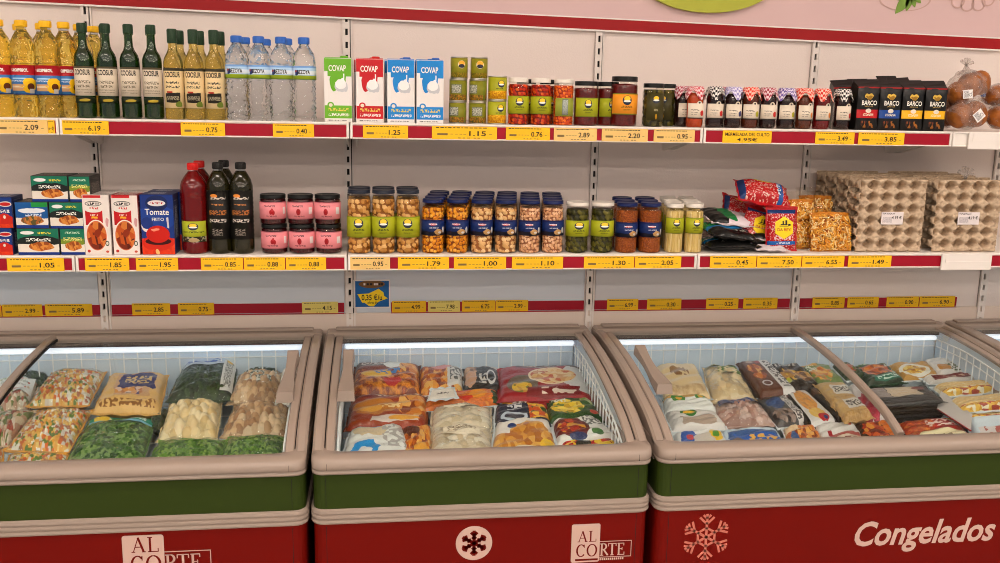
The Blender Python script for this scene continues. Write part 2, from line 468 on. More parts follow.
# red ticket strips on the back wall
def wall_strip(xa, xb, label):
    b = MB(); b.box(xa, D - .006, .9155, xb, D, .9475, ch=.001); b.box(xa, D - .0095, .911, xb, D, .9134, ch=.0005); tag(b.build('wall_ticket_strip', M_red), label, 'ticket strip', 'red ticket strips on the back wall')
wx = lambda px: at(px, 308, D).x
wall_strip(wx(-80), UP[0] - .016, 'red ticket strip low on the wall at the left, holding two tickets')
wall_strip(UP[0] + .02, UP[1] - .02, 'red ticket strip low on the wall, left of the blue offer sign')
wall_strip(wx(391), UP[2] - .018, 'red ticket strip low on the wall, right of the blue offer sign')
wall_strip(UP[2] + .019, UP[3] - .018, 'red ticket strip low on the wall above the gap between middle and right freezer')
wall_strip(UP[3] + .02, wx(955), 'red ticket strip low on the wall at the right, full of tickets')

# price tickets
M_ty = mat('ticket_yellow', (248, 192, 30), .45); M_tp = mat('ticket_pale', (236, 196, 118), .45); M_tl = mat('ticket_lime', (222, 204, 110), .45)
M_tk = mat('ticket_wall_yellow', (232, 182, 20), .45)
def ticket(px0, px1, price, where, y, Y, z0, z1, m=None, big=None):
    a = at(px0, y, Y).x; c = at(px1, y, Y).x; zc = (z0 + z1) / 2; h = z1 - z0
    b = MB(); b.box(a, Y, z0, c, Y + .0012, z1)
    f = lambda u, v: ((a + c) / 2 + u, Y - .0004, zc + v); w = c - a
    if big:
        for i, t in enumerate(big): b.text(t, h * .26, 0, h * (.2 - .42 * i), f, 1, .012, width=min(w * (.9, .42)[i], w))
    else:
        b.text(price, h * .36, w * .2, -h * .03, f, 1, .015, width=w * .26)
        rr = random.Random(px0)
        x = -.44
        while x < .3:
            l = rr.uniform(.02, .07); b.quad(*[f(w * u, h * v) for u, v in ((x, .36), (x + l, .36), (x + l, .42), (x, .42))], m=1); x += l + .018
        b.quad(*[f(w * u, h * v) for u, v in ((-.42, -.2), (-.26, -.2), (-.26, -.04), (-.42, -.04))], m=2)
        for u in (-.22, -.15, -.08, -.02, .38): b.quad(*[f(w * p, h * q) for p, q in ((u, -.12), (u + .045, -.12), (u + .045, -.08), (u, -.08))], m=2)
        for u in (-.1, -.03, .04, .14, .2): b.quad(*[f(w * p, h * q) for p, q in ((u, -.42), (u + .04, -.42), (u + .04, -.36), (u, -.36))], m=2)
    kind = 'pale' if m in (M_tp, M_tl) else 'yellow'
    txt = f'{kind} price ticket reading {price}, {where}' if price != 'nothing' else 'narrow orange slip peeking out beside the sunflower oil ticket'
    return tag(b.build('price_ticket', [m or M_ty, M_dark, mat('ticket_grey', (128, 104, 62), .5)]), txt, 'price ticket', 'price tickets')
u1, l1 = Z1 - .006, Z1 - .0425
for p0, p1, t, w, m in ((-6, 48, '2.09', 'under the sunflower oil', M_tp), (61, 109, '6.19', 'under the green glass bottles', M_ty), (181, 225, '0.75', 'under the yellow vinegar bottles', M_ty), (273, 314, '0.40', 'under the water bottles', M_ty),
        (363, 408, '1.25', 'under the milk cartons', M_ty), (432, 497, '1.15', 'under the stacked tins', M_ty), (506, 550, '0.76', 'under the tomato jars', M_ty), (554, 597, '2.89', 'under the dark red jars', M_tp),
        (602, 648, '2.20', 'under the big pepper jar', M_tp), (654, 695, '0.95', 'left of the jam jars', M_tp), (816, 855, '3.49', 'under the end of the jam row', M_ty), (859, 905, '3.85', 'under the coffee bags', M_ty)):
    ticket(p0, p1, t, w, 132, YF + .0005, l1, u1, m)
ticket(723, 772, '4.95', 'with bold lettering, under the jam jars', 132, YF + .0005, l1, u1, M_ty, ('MERMELADA DEL CULTO', '4.95€'))
ticket(48.4, 55, 'nothing', 'peeking out beside the sunflower oil ticket', 132, YF + .002, l1, u1, M_ty, ())
u2, l2 = Z2 - .006, Z2 - .0425
for p0, p1, t, w, m in ((7, 64, '1.05', 'under the croquette boxes', M_ty), (85, 129, '1.85', 'under the red and white stew cartons', M_ty), (136, 178, '1.95', 'under the blue tomato carton', M_ty), (201, 243, '0.85', 'under the black oil bottles', M_ty),
        (244, 285, '0.88', 'under the left pink-labelled jars', M_ty), (286, 326, '0.88', 'under the rightmost pink-labelled jars', M_ty), (350, 390, '0.95', 'under the tall bean jars', M_tp), (398, 449, '1.79', 'under the chickpea jars', M_ty),
        (454, 506, '1.00', 'under the white bean jars', M_ty), (512, 563, '1.10', 'under the small bean jars', M_ty), (584, 634, '1.30', 'under the green bean jars', M_ty), (635, 681, '2.05', 'under the asparagus jars', M_ty),
        (710, 756, '0.45', 'under the black rice bags', M_ty), (757, 801, '7.50', 'under the red rice bags', M_ty), (802, 844, '6.55', 'under the noodle bags', M_ty), (848, 891, '1.49', 'under the nearest egg tray stack', M_ty)):
    ticket(p0, p1, t, w, 264, YF + .0005, l2, u2, m)
for p0, p1, t, w, m in ((-30, 1, '1.99', 'on the wall strip, cut by the left edge', M_tk), (2, 42, '2.99', 'on the wall strip above the left freezer divider', M_tk), (45, 92, '5.89', 'on the wall strip beside the first upright', M_tk), (132, 170, '2.85', 'on the wall strip above the bean bags', M_tk), (178, 214, '0.75', 'on the wall strip above the spinach bag', M_tk),
        (302, 338, '4.15', 'on the wall strip left of the blue sign', M_tl), (392, 426, '4.99', 'on the wall strip, next to the blue sign', M_tk), (428, 460, '7.98', 'on the wall strip, second from the blue sign', M_tl), (462, 495, '6.75', 'on the wall strip, third from the blue sign', M_tk),
        (495.6, 528, '2.99', 'on the wall strip, fourth from the blue sign', M_tk), (607, 638, '6.99', 'on the wall strip above the right freezer edge', M_tk), (647, 681, '0.30', 'on the wall strip above the cream bags', M_tk), (706, 738, '0.25', 'on the wall strip, third behind the right freezer', M_tk), (743, 777, '0.35', 'on the wall strip left of the fourth upright', M_tk),
        (812, 844, '0.85', 'on the wall strip right of the fourth upright', M_tk), (847, 878, '0.65', 'on the far right wall strip, second of four', M_tk), (886, 918, '0.90', 'on the far right wall strip, third of four', M_tk), (919, 954, '6.90', 'at the end of the far right wall strip', M_tk)):
    ticket(p0, p1, t, w, 308, D - .0072, .9135, .952, m)

# blue offer sign
c0 = at(354.5, 281, D - .004); c1 = at(389, 306.5, D - .004)
s = thing('offer_sign', 'blue offer sign with a yellow splash on the back wall', 'sign', ((c0.x + c1.x) / 2, D - .0029, (c0.z + c1.z) / 2))
w, h = c1.x - c0.x, c0.z - c1.z
b = MB(); b.box(-w / 2 - .004, -.003, -h / 2 - .004, w / 2 + .004, -.0, h / 2 + .004, 1); b.box(-w / 2, -.004, -h / 2, w / 2, -.003, h / 2, 0)
b.build('sign_card', [mat('sign_blue', (16, 92, 158), .4), M_white], s)
b = MB(); P = [(-.42, .0), (-.1, .02), (.2, .2), (.34, .06), (.36, -.08), (.46, -.17), (.2, -.3), (.05, -.48), (-.08, -.47), (-.22, -.33), (-.28, -.34)]
b.prism([(x * w, y * h) for x, y in P], lambda x, y, t: (x, t, y), -.005, -.004)
f = lambda x, y: (x, -.0054, y)
b.text('0,35 €/u', .018, -.0 * w, -.13 * h, f, 1, .02, width=.6 * w); b.text('oferta día', .008, .02 * w, -.33 * h, f, 1, .01, width=.3 * w)
b.build('price_splash', [mat('splash_yellow', (240, 206, 20), .4), M_dark], s)
b = MB(); b.prism([(.38 * w * math.cos(2 * PI * i / 28), .38 * h + .15 * h * math.sin(2 * PI * i / 28)) for i in range(28)], lambda x, y, t: (x, t, min(y, h / 2)), -.005, -.004)
for i, x in enumerate((-.24, -.14, -.05, .06, .13, .2, .27)): b.box(x * w, -.0055, .34 * h, (x + .055) * w, -.005, .42 * h, 1 if i in (0, 3, 4) else 2)
b.build('oval_emblem', [mat('emblem_brown', (122, 84, 40), .5), M_white, M_dark], s)

# ------------------------------------------------------------------ light and camera
def tube_light(x, y, z, L, power, colr, label):
    s = thing('ceiling_light', label, 'lamp', (x, y, z), 0, 'ceiling strip lights')
    b = MB(); b.box(-L / 2, -.1, 0, L / 2, .1, .05, ch=.006); b.build('housing', M_white, s)
    b = MB(); b.box(-L / 2 + .02, -.085, -.012, L / 2 - .02, .085, 0, ch=.004)
    b.build('diffuser', mat('diffuser_%d' % int(power), (255, 255, 255), .6, emit=(colr, power)), s)

# ------------------------------------------------------------------ freezers
M_tan = mat('freezer_tan', (163, 146, 133), .26, coat=.25)
M_green = mat('freezer_green', (48, 62, 18), .5, spec=.15)
M_fred = mat('freezer_red', (112, 12, 4), .5, spec=.12)
M_seal = mat('seal_black', (24, 22, 22), .6)
M_liner = mat('liner_white', (220, 232, 242), .3)
M_plinth = mat('plinth_black', (20, 20, 20), .5)
M_wire = mat('wire_white', (250, 250, 248), .3)
M_glass = film('lid_glass', (250, 253, 253), 1.22, .02)
M_cream = mat('decal_cream', (208, 174, 160), .5)
M_rose = mat('decal_rose', (206, 116, 98), .45)
_PR = [(3.02, .846), (2.93, .852), (2.8, .846), (2.67, .833), (2.55, .815), (2.45, .795), (2.37, .777), (2.31, .756), (2.262, .733)]
def catmull(P, n):
    o = []
    for i in range(len(P) - 1):
        p0, p1, p2, p3 = P[max(0, i - 1)], P[i], P[i + 1], P[min(len(P) - 1, i + 2)]
        for k in range(n):
            t = k / n
            o.append(tuple(.5 * (2 * b + (c - a) * t + (2 * a - 5 * b + 4 * c - d) * t * t + (3 * b - a - 3 * c + d) * t ** 3) for a, b, c, d in zip(p0, p1, p2, p3)))
    return o + [P[-1]]
PR = catmull(_PR, 4)
def lid_z(y):
    for (ya, za), (yb, zb) in zip(PR[:-1], PR[1:]):
        if yb <= y <= ya: return za + (zb - za) * (y - ya) / (yb - ya)
    return PR[-1][1]
def pnorm(i):
    a = PR[max(0, i - 1)]; c = PR[min(len(PR) - 1, i + 1)]
    t = (c[0] - a[0], c[1] - a[1]); l = math.hypot(*t); return (-t[1] / l * -1, t[0] / l * -1)   # upward normal
def sweep(b, x0, x1, lo, hi, m=0, ch=.004, i0=0, i1=None):
    """strip following the lid curve, x0..x1 wide, from lo to hi above the curve"""
    R = []
    for i in range(i0, len(PR) if i1 is None else i1):
        y, z = PR[i]; ny, nz = pnorm(i)
        P = [(x0, lo), (x1, lo), (x1, hi - ch), (x1 - ch, hi), (x0 + ch, hi), (x0, hi - ch)]
        R.append([(x, y + ny * k, z + nz * k) for x, k in P])
    b.loft(R, m)
def rrect(x0, x1, y0, y1, r, z, n=5):
    P = []
    for cx, cy, a in ((x1 - r, y1 - r, 0), (x0 + r, y1 - r, PI / 2), (x0 + r, y0 + r, PI), (x1 - r, y0 + r, 1.5 * PI)):
        for k in range(n + 1):
            t = a + PI / 2 * k / n; P.append((cx + r * math.cos(t), cy + r * math.sin(t), z))
    return P
FY = 2.21; BY = 3.025
FLOORZ = lambda y: .602 + (y - 2.30) * .115
def freezer(x0, x1, label, panes, handles):
    s = thing('chest_freezer', label, 'freezer', ((x0 + x1) / 2, FY, 0), 0, 'chest freezers along the wall')
    ox = (x0 + x1) / 2; L = lambda x: x - ox
    X0, X1 = L(x0), L(x1); Y = lambda y: y - FY
    def ring(o, z, r=.028): return rrect(X0 + .004 - o, X1 - .004 + o, Y(FY) - o, Y(BY), r + max(0, o), z)
    b = MB(); b.loft([rrect(X0 + .03, X1 - .03, Y(FY) + .05, Y(BY), .02, z) for z in (0, .1)]); b.build('plinth', M_plinth, s)
    b = MB(); b.loft([ring(0, .1), ring(0, .575)])
    for xx in (X0 + .036, X1 - .036): b.box(xx - .0006, -.0004, .11, xx + .0006, .001, .56, 1)
    b.build('cabinet', [M_fred, M_seal], s)
    b = MB(); b.loft([ring(0, .604), ring(0, .702)], cap=False)
    for xx in (X0 + .036, X1 - .036): b.box(xx - .0006, -.0004, .61, xx + .0006, .001, .69, 1)
    b.build('green_band', [M_green, M_seal], s)
    b = MB(); R = []
    for o, z in ((0, .566), (.005, .567), (.007, .571), (.006, .577), (.002, .579), (.002, .5805), (.007, .583), (.007, .589), (.002, .592), (.002, .5935), (.007, .596), (.006, .603), (0, .606)): R.append(ring(o, z))
    b.loft(R, cap=False, sm=False); b.build('ridged_trim', M_tan, s)
    # bumper rim round the top
    b = MB(); R = []
    for o, z in ((-.01, .699), (.009, .700), (.012, .704), (.011, .7085), (.006, .710), (.011, .712), (.016, .719), (.016, .729), (.012, .737), (.004, .742), (-.02, .7425), (-.046, .739), (-.052, .733), (-.052, .71)):
        R.append(rrect(X0 + .004 - min(o, .003), X1 - .004 + min(o, .003), -o, Y(BY), .03, z))
    b.loft(R, cap=False, sm=True)
    for xx in (X0 + .04, X1 - .04): b.box(xx - .0004, -.0162, .714, xx + .0004, -.012, .731, 1)
    b.build('bumper_rim', [M_tan, M_seal], s)
    # sides under the lid curve
    for k, (xa, xb) in enumerate(((X0 + .002, X0 + .03), (X1 - .03, X1 - .002))):
        b = MB(); P = [(Y(y), z - .004) for y, z in PR] + [(Y(2.262), .69), (Y(3.02), .69)]
        b.prism(P, lambda y, z, t: (t, y, z), xa, xb); b.build('side_panel', M_tan, s)
        b = MB(); sweepb = MB()
        # outer rail, black gap and inner rail
        xs = ((X0 + .001, X0 + .030, X0 + .0305, X0 + .033, X0 + .033, X0 + .056) if k == 0 else (X1 - .030, X1 - .001, X1 - .033, X1 - .0305, X1 - .056, X1 - .033))
        sweep(b, xs[0], xs[1], -.01, .012, 0, .006); sweep(b, xs[2], xs[3], -.01, .001, 1, .0005); sweep(b, xs[4], xs[5], -.005, .006, 0, .003)
        b.v = [(x, Y(y), z) for x, y, z in b.v]; b.build('side_rail', [M_tan, M_seal], s)
    b = MB()
    b.box(X0 + .002, Y(2.955), .838, X1 - .002, Y(3.022), .866, ch=.006); b.box(X0 + .04, Y(2.94), .834, X1 - .04, Y(2.956), .846, 1, ch=.002); b.box(X0 + .03, Y(2.985), .8655, X1 - .03, Y(3.02), .872, ch=.003)
    b.build('rear_rail', [M_tan, M_seal], s)
    b = MB(); b.box(X0 + .06, Y(2.93), .818, X1 - .06, Y(2.952), .832, ch=.003); b.build('light_strip', mat('led_cover', (250, 252, 255), .4, emit=((225, 236, 250), .95)), s)
    # white tub
    xa, xb = X0 + .045, X1 - .045; ya, yb = Y(2.262), Y(2.965)
    b = MB()
    fz = lambda y: FLOORZ(y + FY)
    b.loft([[(xa, ya - .003, fz(ya) - .03), (xb, ya - .003, fz(ya) - .03), (xb, yb, fz(yb) - .03), (xa, yb, fz(yb) - .03)], [(xa, ya - .003, fz(ya) - .006), (xb, ya - .003, fz(ya) - .006), (xb, yb, fz(yb) - .006), (xa, yb, fz(yb) - .006)]])
    b.box(xa, yb - .004, .6, xb, yb, .84); b.box(xa, ya - .006, .58, xb, ya - .001, .724)
    for x in (xa, xb):
        P = [(Y(y), z - .004) for y, z in PR if y < 2.965] + [(Y(2.262), .58), (Y(2.96), .6)]
        b.prism(P, lambda y, z, t: (t, y, z), x - .002, x + .002)
    b.build('tub', M_liner, s)
    ii = [i for i, p in enumerate(PR) if p[0] < 2.96]
    for pa, pb, up in panes:
        b = MB(); sweep(b, L(pa), L(pb), .0 + up, .004 + up, 0, .0005, ii[0]); b.v = [(x, Y(y), z) for x, y, z in b.v]
        g = b.build('glass_lid', M_glass, s)
        for hx in [h for h in handles if pa - .02 <= h <= pb + .02]:
            b = MB(); R = []; n = 14; hh = L(hx)
            for i in range(n + 1):
                t = i / n; y = 2.735 - .27 * t; z = lid_z(y) + .002; w = .016 - .005 * math.sin(PI * min(1, t * 1.3)) + .005 * t; e = .03 - .014 * math.sin(PI * t)
                R.append([(hh - w - .003, Y(y), z), (hh + w + .003, Y(y), z), (hh + w, Y(y), z + e), (hh - w, Y(y), z + e)])
            b.loft(R, 0, False); b.build('lid_handle', M_tan, g)
    for (pa, pb, up) in panes[1:]:
        b = MB(); xm = L(pa); sweep(b, xm - .012, xm + .010, -.002, .016, 0, .004, ii[0] - 2); sweep(b, xm + .0102, xm + .014, 0, .008, 1, .001, ii[0] - 2); b.v = [(x, Y(y), z) for x, y, z in b.v]
        b.build('pane_divider', [M_tan, M_seal], s)
    return s, ox
frL, oxL = freezer(-1.86, -.180, 'left chest freezer with bags of frozen vegetables', [(-1.80, -1.0, 0), (-1.0, -.236, 0)], [-.253])
frM, oxM = freezer(-.169, .700, 'middle chest freezer with a round snowflake badge on its red front', [(-.113, .644, 0)], [-.090])
frR, oxR = freezer(.716, 1.985, 'right chest freezer with a big snowflake and cream lettering on its red front', [(.772, 1.410, 0), (1.410, 1.929, 0)], [.805])
frX, oxX = freezer(2.002, 2.85, 'chest freezer at the far right, only its corner in view', [(2.06, 2.79, 0)], [])

# decals on the freezer fronts
DY = -.0006
def front(px, py): return at(px, py, FY)
def stroke(b, p, q, w, f, m=0, w2=None):
    p = Vector(p); q = Vector(q); t = (q - p).normalized(); n = Vector((-t.y, t.x)); w2 = w if w2 is None else w2
    P = [p - n * w / 2, q - n * w2 / 2, q + n * w2 / 2, p + n * w / 2]
    b.prism([(v.x, v.y) for v in P], f, 0, 1, m)
def flake(b, R, f, w, m=0, kind=0, rot=PI / 2):
    for k in range(6):
        a = rot + k * PI / 3; t = Vector((math.cos(a), math.sin(a)))
        stroke(b, t * 0, t * R, w, f, m)
        for frac, ln in (((.62, .34), (.36, .2)) if kind == 0 else ((.56, .42), (.8, .22))):
            for sgn in (-1, 1):
                u = Vector((math.cos(a + sgn * PI / 4), math.sin(a + sgn * PI / 4))); o = t * (R * frac); stroke(b, o, o + u * R * ln, w * .9, f, m)
# middle: round badge
c = front(474, 543); r = .047
b = MB(); b.prism([(r * math.cos(2 * PI * i / 40), r * math.sin(2 * PI * i / 40)) for i in range(40)], lambda x, y, t: (c.x - oxM + x, DY + .0005 - .0008 * t, c.z + y))
flake(b, r * .74, lambda x, y, t: (c.x - oxM + x, DY - .0004 - .0005 * t, c.z + y), .0085, 1)
b.build('snowflake_badge', [M_cream, M_fred], frM)
# right: large snowflake
c2 = front(706, 537)
b = MB(); fl = lambda x, y, t: (c2.x - oxR + x, DY + .0004 - .0007 * t, c2.z + y); R = .066
flake(b, R, fl, .0068, 0, 1)
P = [(R * .40 * math.cos(PI / 2 + k * PI / 3), R * .40 * math.sin(PI / 2 + k * PI / 3)) for k in range(6)]
for k in range(6): stroke(b, P[k], P[(k + 1) % 6], .006, fl)
b.build('snowflake_decal', [M_rose], frR)
c3 = front(926, 531); c4 = front(847, 535)
b = MB(); b.text('Congelados', .068, 0, 0, lambda x, y: (c3.x - oxR + x, DY - .0002, c3.z + y), 0, .024, width=.412, shear=.24); b.build('lettering', [M_cream], frR)

# serif capitals for the butcher's logo
def glyph(b, ch, x, y, w, h, f, m):
    tk, tn = h * .13, h * .055
    P = lambda u, v: (x + u * w, y + v * h)
    S = lambda p, q, k: stroke(b, P(*p), P(*q), k, f, m)
    def serif(u, v, l=.16): S((u - l, v), (u + l, v), tn)
    def arc(cu, cv, ru, rv, a0, a1, thick):
        n = 18
        for i in range(n):
            a = a0 + (a1 - a0) * i / n; e = a0 + (a1 - a0) * (i + 1.15) / n
            S((cu + ru * math.cos(a), cv + rv * math.sin(a)), (cu + ru * math.cos(e), cv + rv * math.sin(e)), tn + (thick - tn) * abs(math.cos((a + e) / 2)))
    if ch == 'A':
        S((.12, .02), (.5, 1), tn); S((.48, 1), (.86, .02), tk); S((.26, .36), (.74, .36), tn); serif(.12, .03, .13); serif(.87, .03, .14)
    elif ch == 'L':
        S((.3, 0), (.3, 1), tk); serif(.3, .98, .2); S((.1, .03), (.95, .03), tn); S((.93, .02), (.93, .26), tn)
    elif ch == 'C':
        arc(.5, .5, .42, .48, .75, 2 * PI - .75, tk); S((.82, .72), (.82, .98), tn)
    elif ch == 'O': arc(.5, .5, .44, .48, 0, 2 * PI, tk)
    elif ch == 'R':
        S((.25, 0), (.25, 1), tk); serif(.25, .98, .2); serif(.25, .03, .2); arc(.45, .75, .3, .235, -PI / 2, PI / 2, tk); S((.25, .985), (.47, .985), tn); S((.25, .515), (.47, .515), tn); S((.48, .5), (.95, .02), tk)
    elif ch == 'T':
        S((.5, 0), (.5, 1), tk); serif(.5, .03, .2); S((.04, .97), (.96, .97), tn); S((.06, .76), (.06, .98), tn); S((.94, .76), (.94, .98), tn)
    elif ch == 'E':
        S((.28, 0), (.28, 1), tk); S((.1, .97), (.86, .97), tn); S((.1, .03), (.92, .03), tn); S((.28, .52), (.66, .52), tn); S((.85, .78), (.85, .98), tn); S((.91, .02), (.91, .25), tn); S((.66, .42), (.66, .62), tn)
def logo(parent, ox, pxl, pyt, pw, top=0.):
    a = front(pxl, pyt); k = (front(pxl + pw, pyt).x - a.x)     # k = plate width
    b = MB(); f0 = lambda x, y, t: (a.x - ox + x * k, DY + .0004 - .0007 * t, a.z + y * k); f1 = lambda x, y, t: (a.x - ox + x * k, DY - .0004 - .0004 * t, a.z + y * k)
    r = .07; P = []
    for cx, cy, s0 in ((1 - r, -r - top, 0), (r, -r - top, PI / 2), (r, -1.42 + r, PI), (1 - r, -1.42 + r, 1.5 * PI)):
        P += [(cx + r * math.cos(s0 + PI / 2 * i / 4), cy + r * math.sin(s0 + PI / 2 * i / 4)) for i in range(5)]
    b.prism(P, f0, 0, 1, 0)
    for (x0, y0, x1, y1) in ((1, -.685, 2.13, -.665), (2.11, -1.27, 2.13, -.665), (1, -1.27, 2.13, -1.25)): b.prism([(x0, y0), (x1, y0), (x1, y1), (x0, y1)], f0, 0, 1, 0)
    b.prism([(.15, -1.36), (.95, -1.36), (.95, -1.29), (.15, -1.29)], f1, 0, 1, 1)
    x = 1.02
    while x < 1.85: b.prism([(x, -1.37), (x + .05, -1.37), (x + .05, -1.30), (x, -1.30)], f0, 0, 1, 0); x += .072
    for ch, x, y, w, h, m in (('A', .22, -.66, .34, .4, 1), ('L', .58, -.66, .3, .4, 1), ('C', .18, -1.21, .34, .46, 1), ('O', .55, -1.21, .36, .46, 1), ('R', 1.0, -1.2, .31, .45, 0), ('T', 1.29, -1.2, .31, .45, 0), ('E', 1.60, -1.2, .3, .45, 0)):
        glyph(b, ch, x, y, w, h, f1, m)
    b.build('butcher_logo', [M_cream, M_fred], parent)
logo(frM, oxM, 572, 524.5, 28.5)
logo(frL, oxL, 121, 528.4, 42, .2)

# wire baskets
def basket(x0, x1, label):
    b = MB(); xa, xb = x0 + .062, x1 - .062; yb = 2.935; ya = 2.285; r = .0021
    top = .822
    zb = lambda y: FLOORZ(y) + .002
    b.tube([(xa, yb, top), (xb, yb, top)], r * 1.4, 5); b.tube([(xa, yb, top - .025), (xb, yb, top - .025)], r, 5)
    n = round((xb - xa) / .0425)
    for i in range(n + 1):
        x = xa + (xb - xa) * i / n; b.tube([(x, yb, zb(yb)), (x, yb, top)], r, 5)
    for x in (xa, xb):
        tz = lambda y: min(top, lid_z(y) - .022)
        ys = [yb + (ya - yb) * i / 18 for i in range(19)]
        b.tube([(x, y, tz(y)) for y in ys], r * 1.4, 5); b.tube([(x, y, tz(y) - .025) for y in ys], r, 5)
        for y in ys: b.tube([(x, y, zb(y)), (x, y, tz(y))], r, 5)
    b.tube([(xa, ya, zb(ya)), (xb, ya, zb(ya))], r * 1.4, 5)
    ny = 8
    for i in range(ny + 1):
        y = ya + (yb - ya) * i / ny; b.tube([(xa, y, zb(y)), (xb, y, zb(y))], r, 4)
    tag(b.build('wire_basket', M_wire), label, 'basket', 'white wire freezer baskets')
basket(-1.86, -.180, 'white wire basket lining the left freezer')
basket(-.169, .700, 'white wire basket lining the middle freezer')
basket(.716, 1.985, 'white wire basket lining the right freezer')

# ------------------------------------------------------------------ goods on the shelves
YP = 2.692                               # front plane of the goods
ORD = ['leftmost', 'second from the left', 'third from the left', 'fourth from the left', 'fifth from the left', 'sixth from the left', 'seventh from the left', 'eighth from the left', 'ninth from the left', 'tenth from the left']
def gx(px, py, Y): return at(px, py, Y).x
M_cap_y = mat('cap_yellow', (240, 186, 30), .35); M_cap_g = mat('cap_dark_green', (38, 62, 40), .35); M_cap_b = mat('cap_blue', (52, 104, 190), .35)
M_cap_r = mat('cap_red', (206, 30, 26), .35); M_cap_k = mat('cap_black', (30, 28, 26), .4)
M_lid_w = mat('lid_white', (226, 218, 206), .3); M_lid_k = mat('lid_black', (20, 20, 19), .3, spec=.2); M_lid_n = mat('lid_navy', (22, 34, 82), .3, spec=.2); M_lid_s = mat('lid_steel', (40, 44, 56), .3, spec=.2)
M_jar = film('jar_glass', (253, 253, 250), 1.27, .05)
M_pet = film('bottle_plastic', (240, 246, 250), 1.42, .06, .06)
M_txw = mat('print_white', (240, 236, 226), .5); M_txk = mat('print_black', (34, 30, 28), .5); M_txr = mat('print_red', (178, 34, 30), .5); M_txy = mat('print_yellow', (238, 196, 60), .5); M_txb = mat('print_blue', (40, 62, 130), .5)
def cyl(r, c=(0, 0)):
    return lambda x, y: (c[0] + r * math.sin(x / r), c[1] - r * math.cos(x / r), y)
def smooth_prof(P, n=4):
    return [(max(0, r), z) for r, z in catmull(P, n)]
def bottle(name, label, cat, group, prof, m_body, cap, m_cap, lab=None, neck=None, n=24):
    """prof: outer profile; cap: (r, z0, z1); lab: list of (z0, z1, material, half angle, texts)"""
    t = thing(name, label, cat, (0, 0, 0), 0, group)
    b = MB(); b.lathe(prof, n); b.build('bottle_body', m_body, t)
    b = MB(); r, z0, z1 = cap
    b.lathe([(r * .96, z0), (r, z0 + .001), (r, z1 - .002), (r * .9, z1), (0, z1)], 20)
    for i in range(20):
        a = 2 * PI * i / 20; b.box(r * math.cos(a) - .0006, r * math.sin(a) - .0006, z0 + .002, r * math.cos(a) + .0006, r * math.sin(a) + .0006, z1 - .003)
    b.build('cap', m_cap, t)
    if neck:
        b = MB(); b.lathe(neck[0], 16); b.build('neck', neck[1], t)
    for (z0, z1, rr, m, half, texts) in (lab or []):
        b = MB(); b.sleeve(rr, z0, z1, 0, half, wrap=True)
        mm = [m]
        for (s, h, zc, mt, w, bold) in texts:
            if mt not in mm: mm.append(mt)
            b.text(s, h, 0, z0 + (z1 - z0) * zc, cyl(rr + .0009), mm.index(mt), bold, width=w)
        b.build('label', mm, t)
    return t

# sunflower oil
M_oil = mat('sunflower_oil', (252, 226, 110), .02, trans=.9, ior=1.4, bump=('v', 62, .004), coords='Object')
M_lab_sun = mat('label_sunflower', (58, 116, 176), .4, layers=[('r', 0, .66, 1, 1, (168, 24, 34)), ('t', .36, .78, .58, .87, (232, 210, 200), 0, 34), ('r', .38, .52, .56, .57, (160, 200, 230)), ('t', .34, .44, .6, .49, (214, 222, 232), 0, 60),
        ('r', .36, .13, .54, .36, (222, 170, 120)), ('r', .36, .24, .54, .3, (240, 220, 190)), ('e', .61, .32, .1, .26, (250, 196, 20), .2), ('e', .62, .27, .045, .12, (96, 44, 16)), ('r', .6, .05, .66, .2, (210, 205, 200)), ('r', 0, 0, 1, .035, (30, 60, 130))])
pr = smooth_prof([(a * .955, b_) for a, b_ in [(.031, 0), (.0345, .005), (.0345, .03), (.0355, .04), (.0345, .05), (.0355, .062), (.034, .07), (.034, .15), (.0355, .156), (.036, .168), (.0345, .176), (.0355, .19), (.033, .212), (.026, .232), (.016, .249), (.0132, .256)]], 2)
oil = Proto(bottle('oil_bottle', '', 'oil bottle', 'sunflower oil bottles', pr, M_oil, (.0155, .262, .2815), M_cap_y, [(.066, .152, .0332, M_lab_sun, 1.5, [('KOIPESOL', .009, .83, M_txw, .042, .03)])], ([(.0128, .254), (.0125, .262), (.015, .262), (.015, .265), (.012, .265)], M_pet)), 0.985, 0.905)
for i, px in enumerate((4.5, 28, 51.8)):
    oil.put((gx(px, 117, YP + .036), YP + .036, Z1), 'yellow-capped sunflower oil bottle, %s in the front row' % ORD[i], group='sunflower oil bottles')
oil.put((gx(69.5, 117, YP + .065), YP + .065, Z1), 'sunflower oil bottle half hidden by the first dark green glass bottle', .3, 'sunflower oil bottles')
for px, w in ((-8, 'behind the leftmost front one'), (21, 'behind, between the leftmost and second'), (43.5, 'behind, between the second and third'), (81, 'behind the first dark green glass bottle, left side'), (95, 'behind, between the first and second dark green bottles')):
    Y = YP + (.15 if w not in ('behind, between the leftmost and second', 'behind, between the first and second dark green bottles') else .222); oil.put((gx(px, 60, Y), Y, Z1), 'sunflower oil bottle %s' % w, .5, 'sunflower oil bottles')

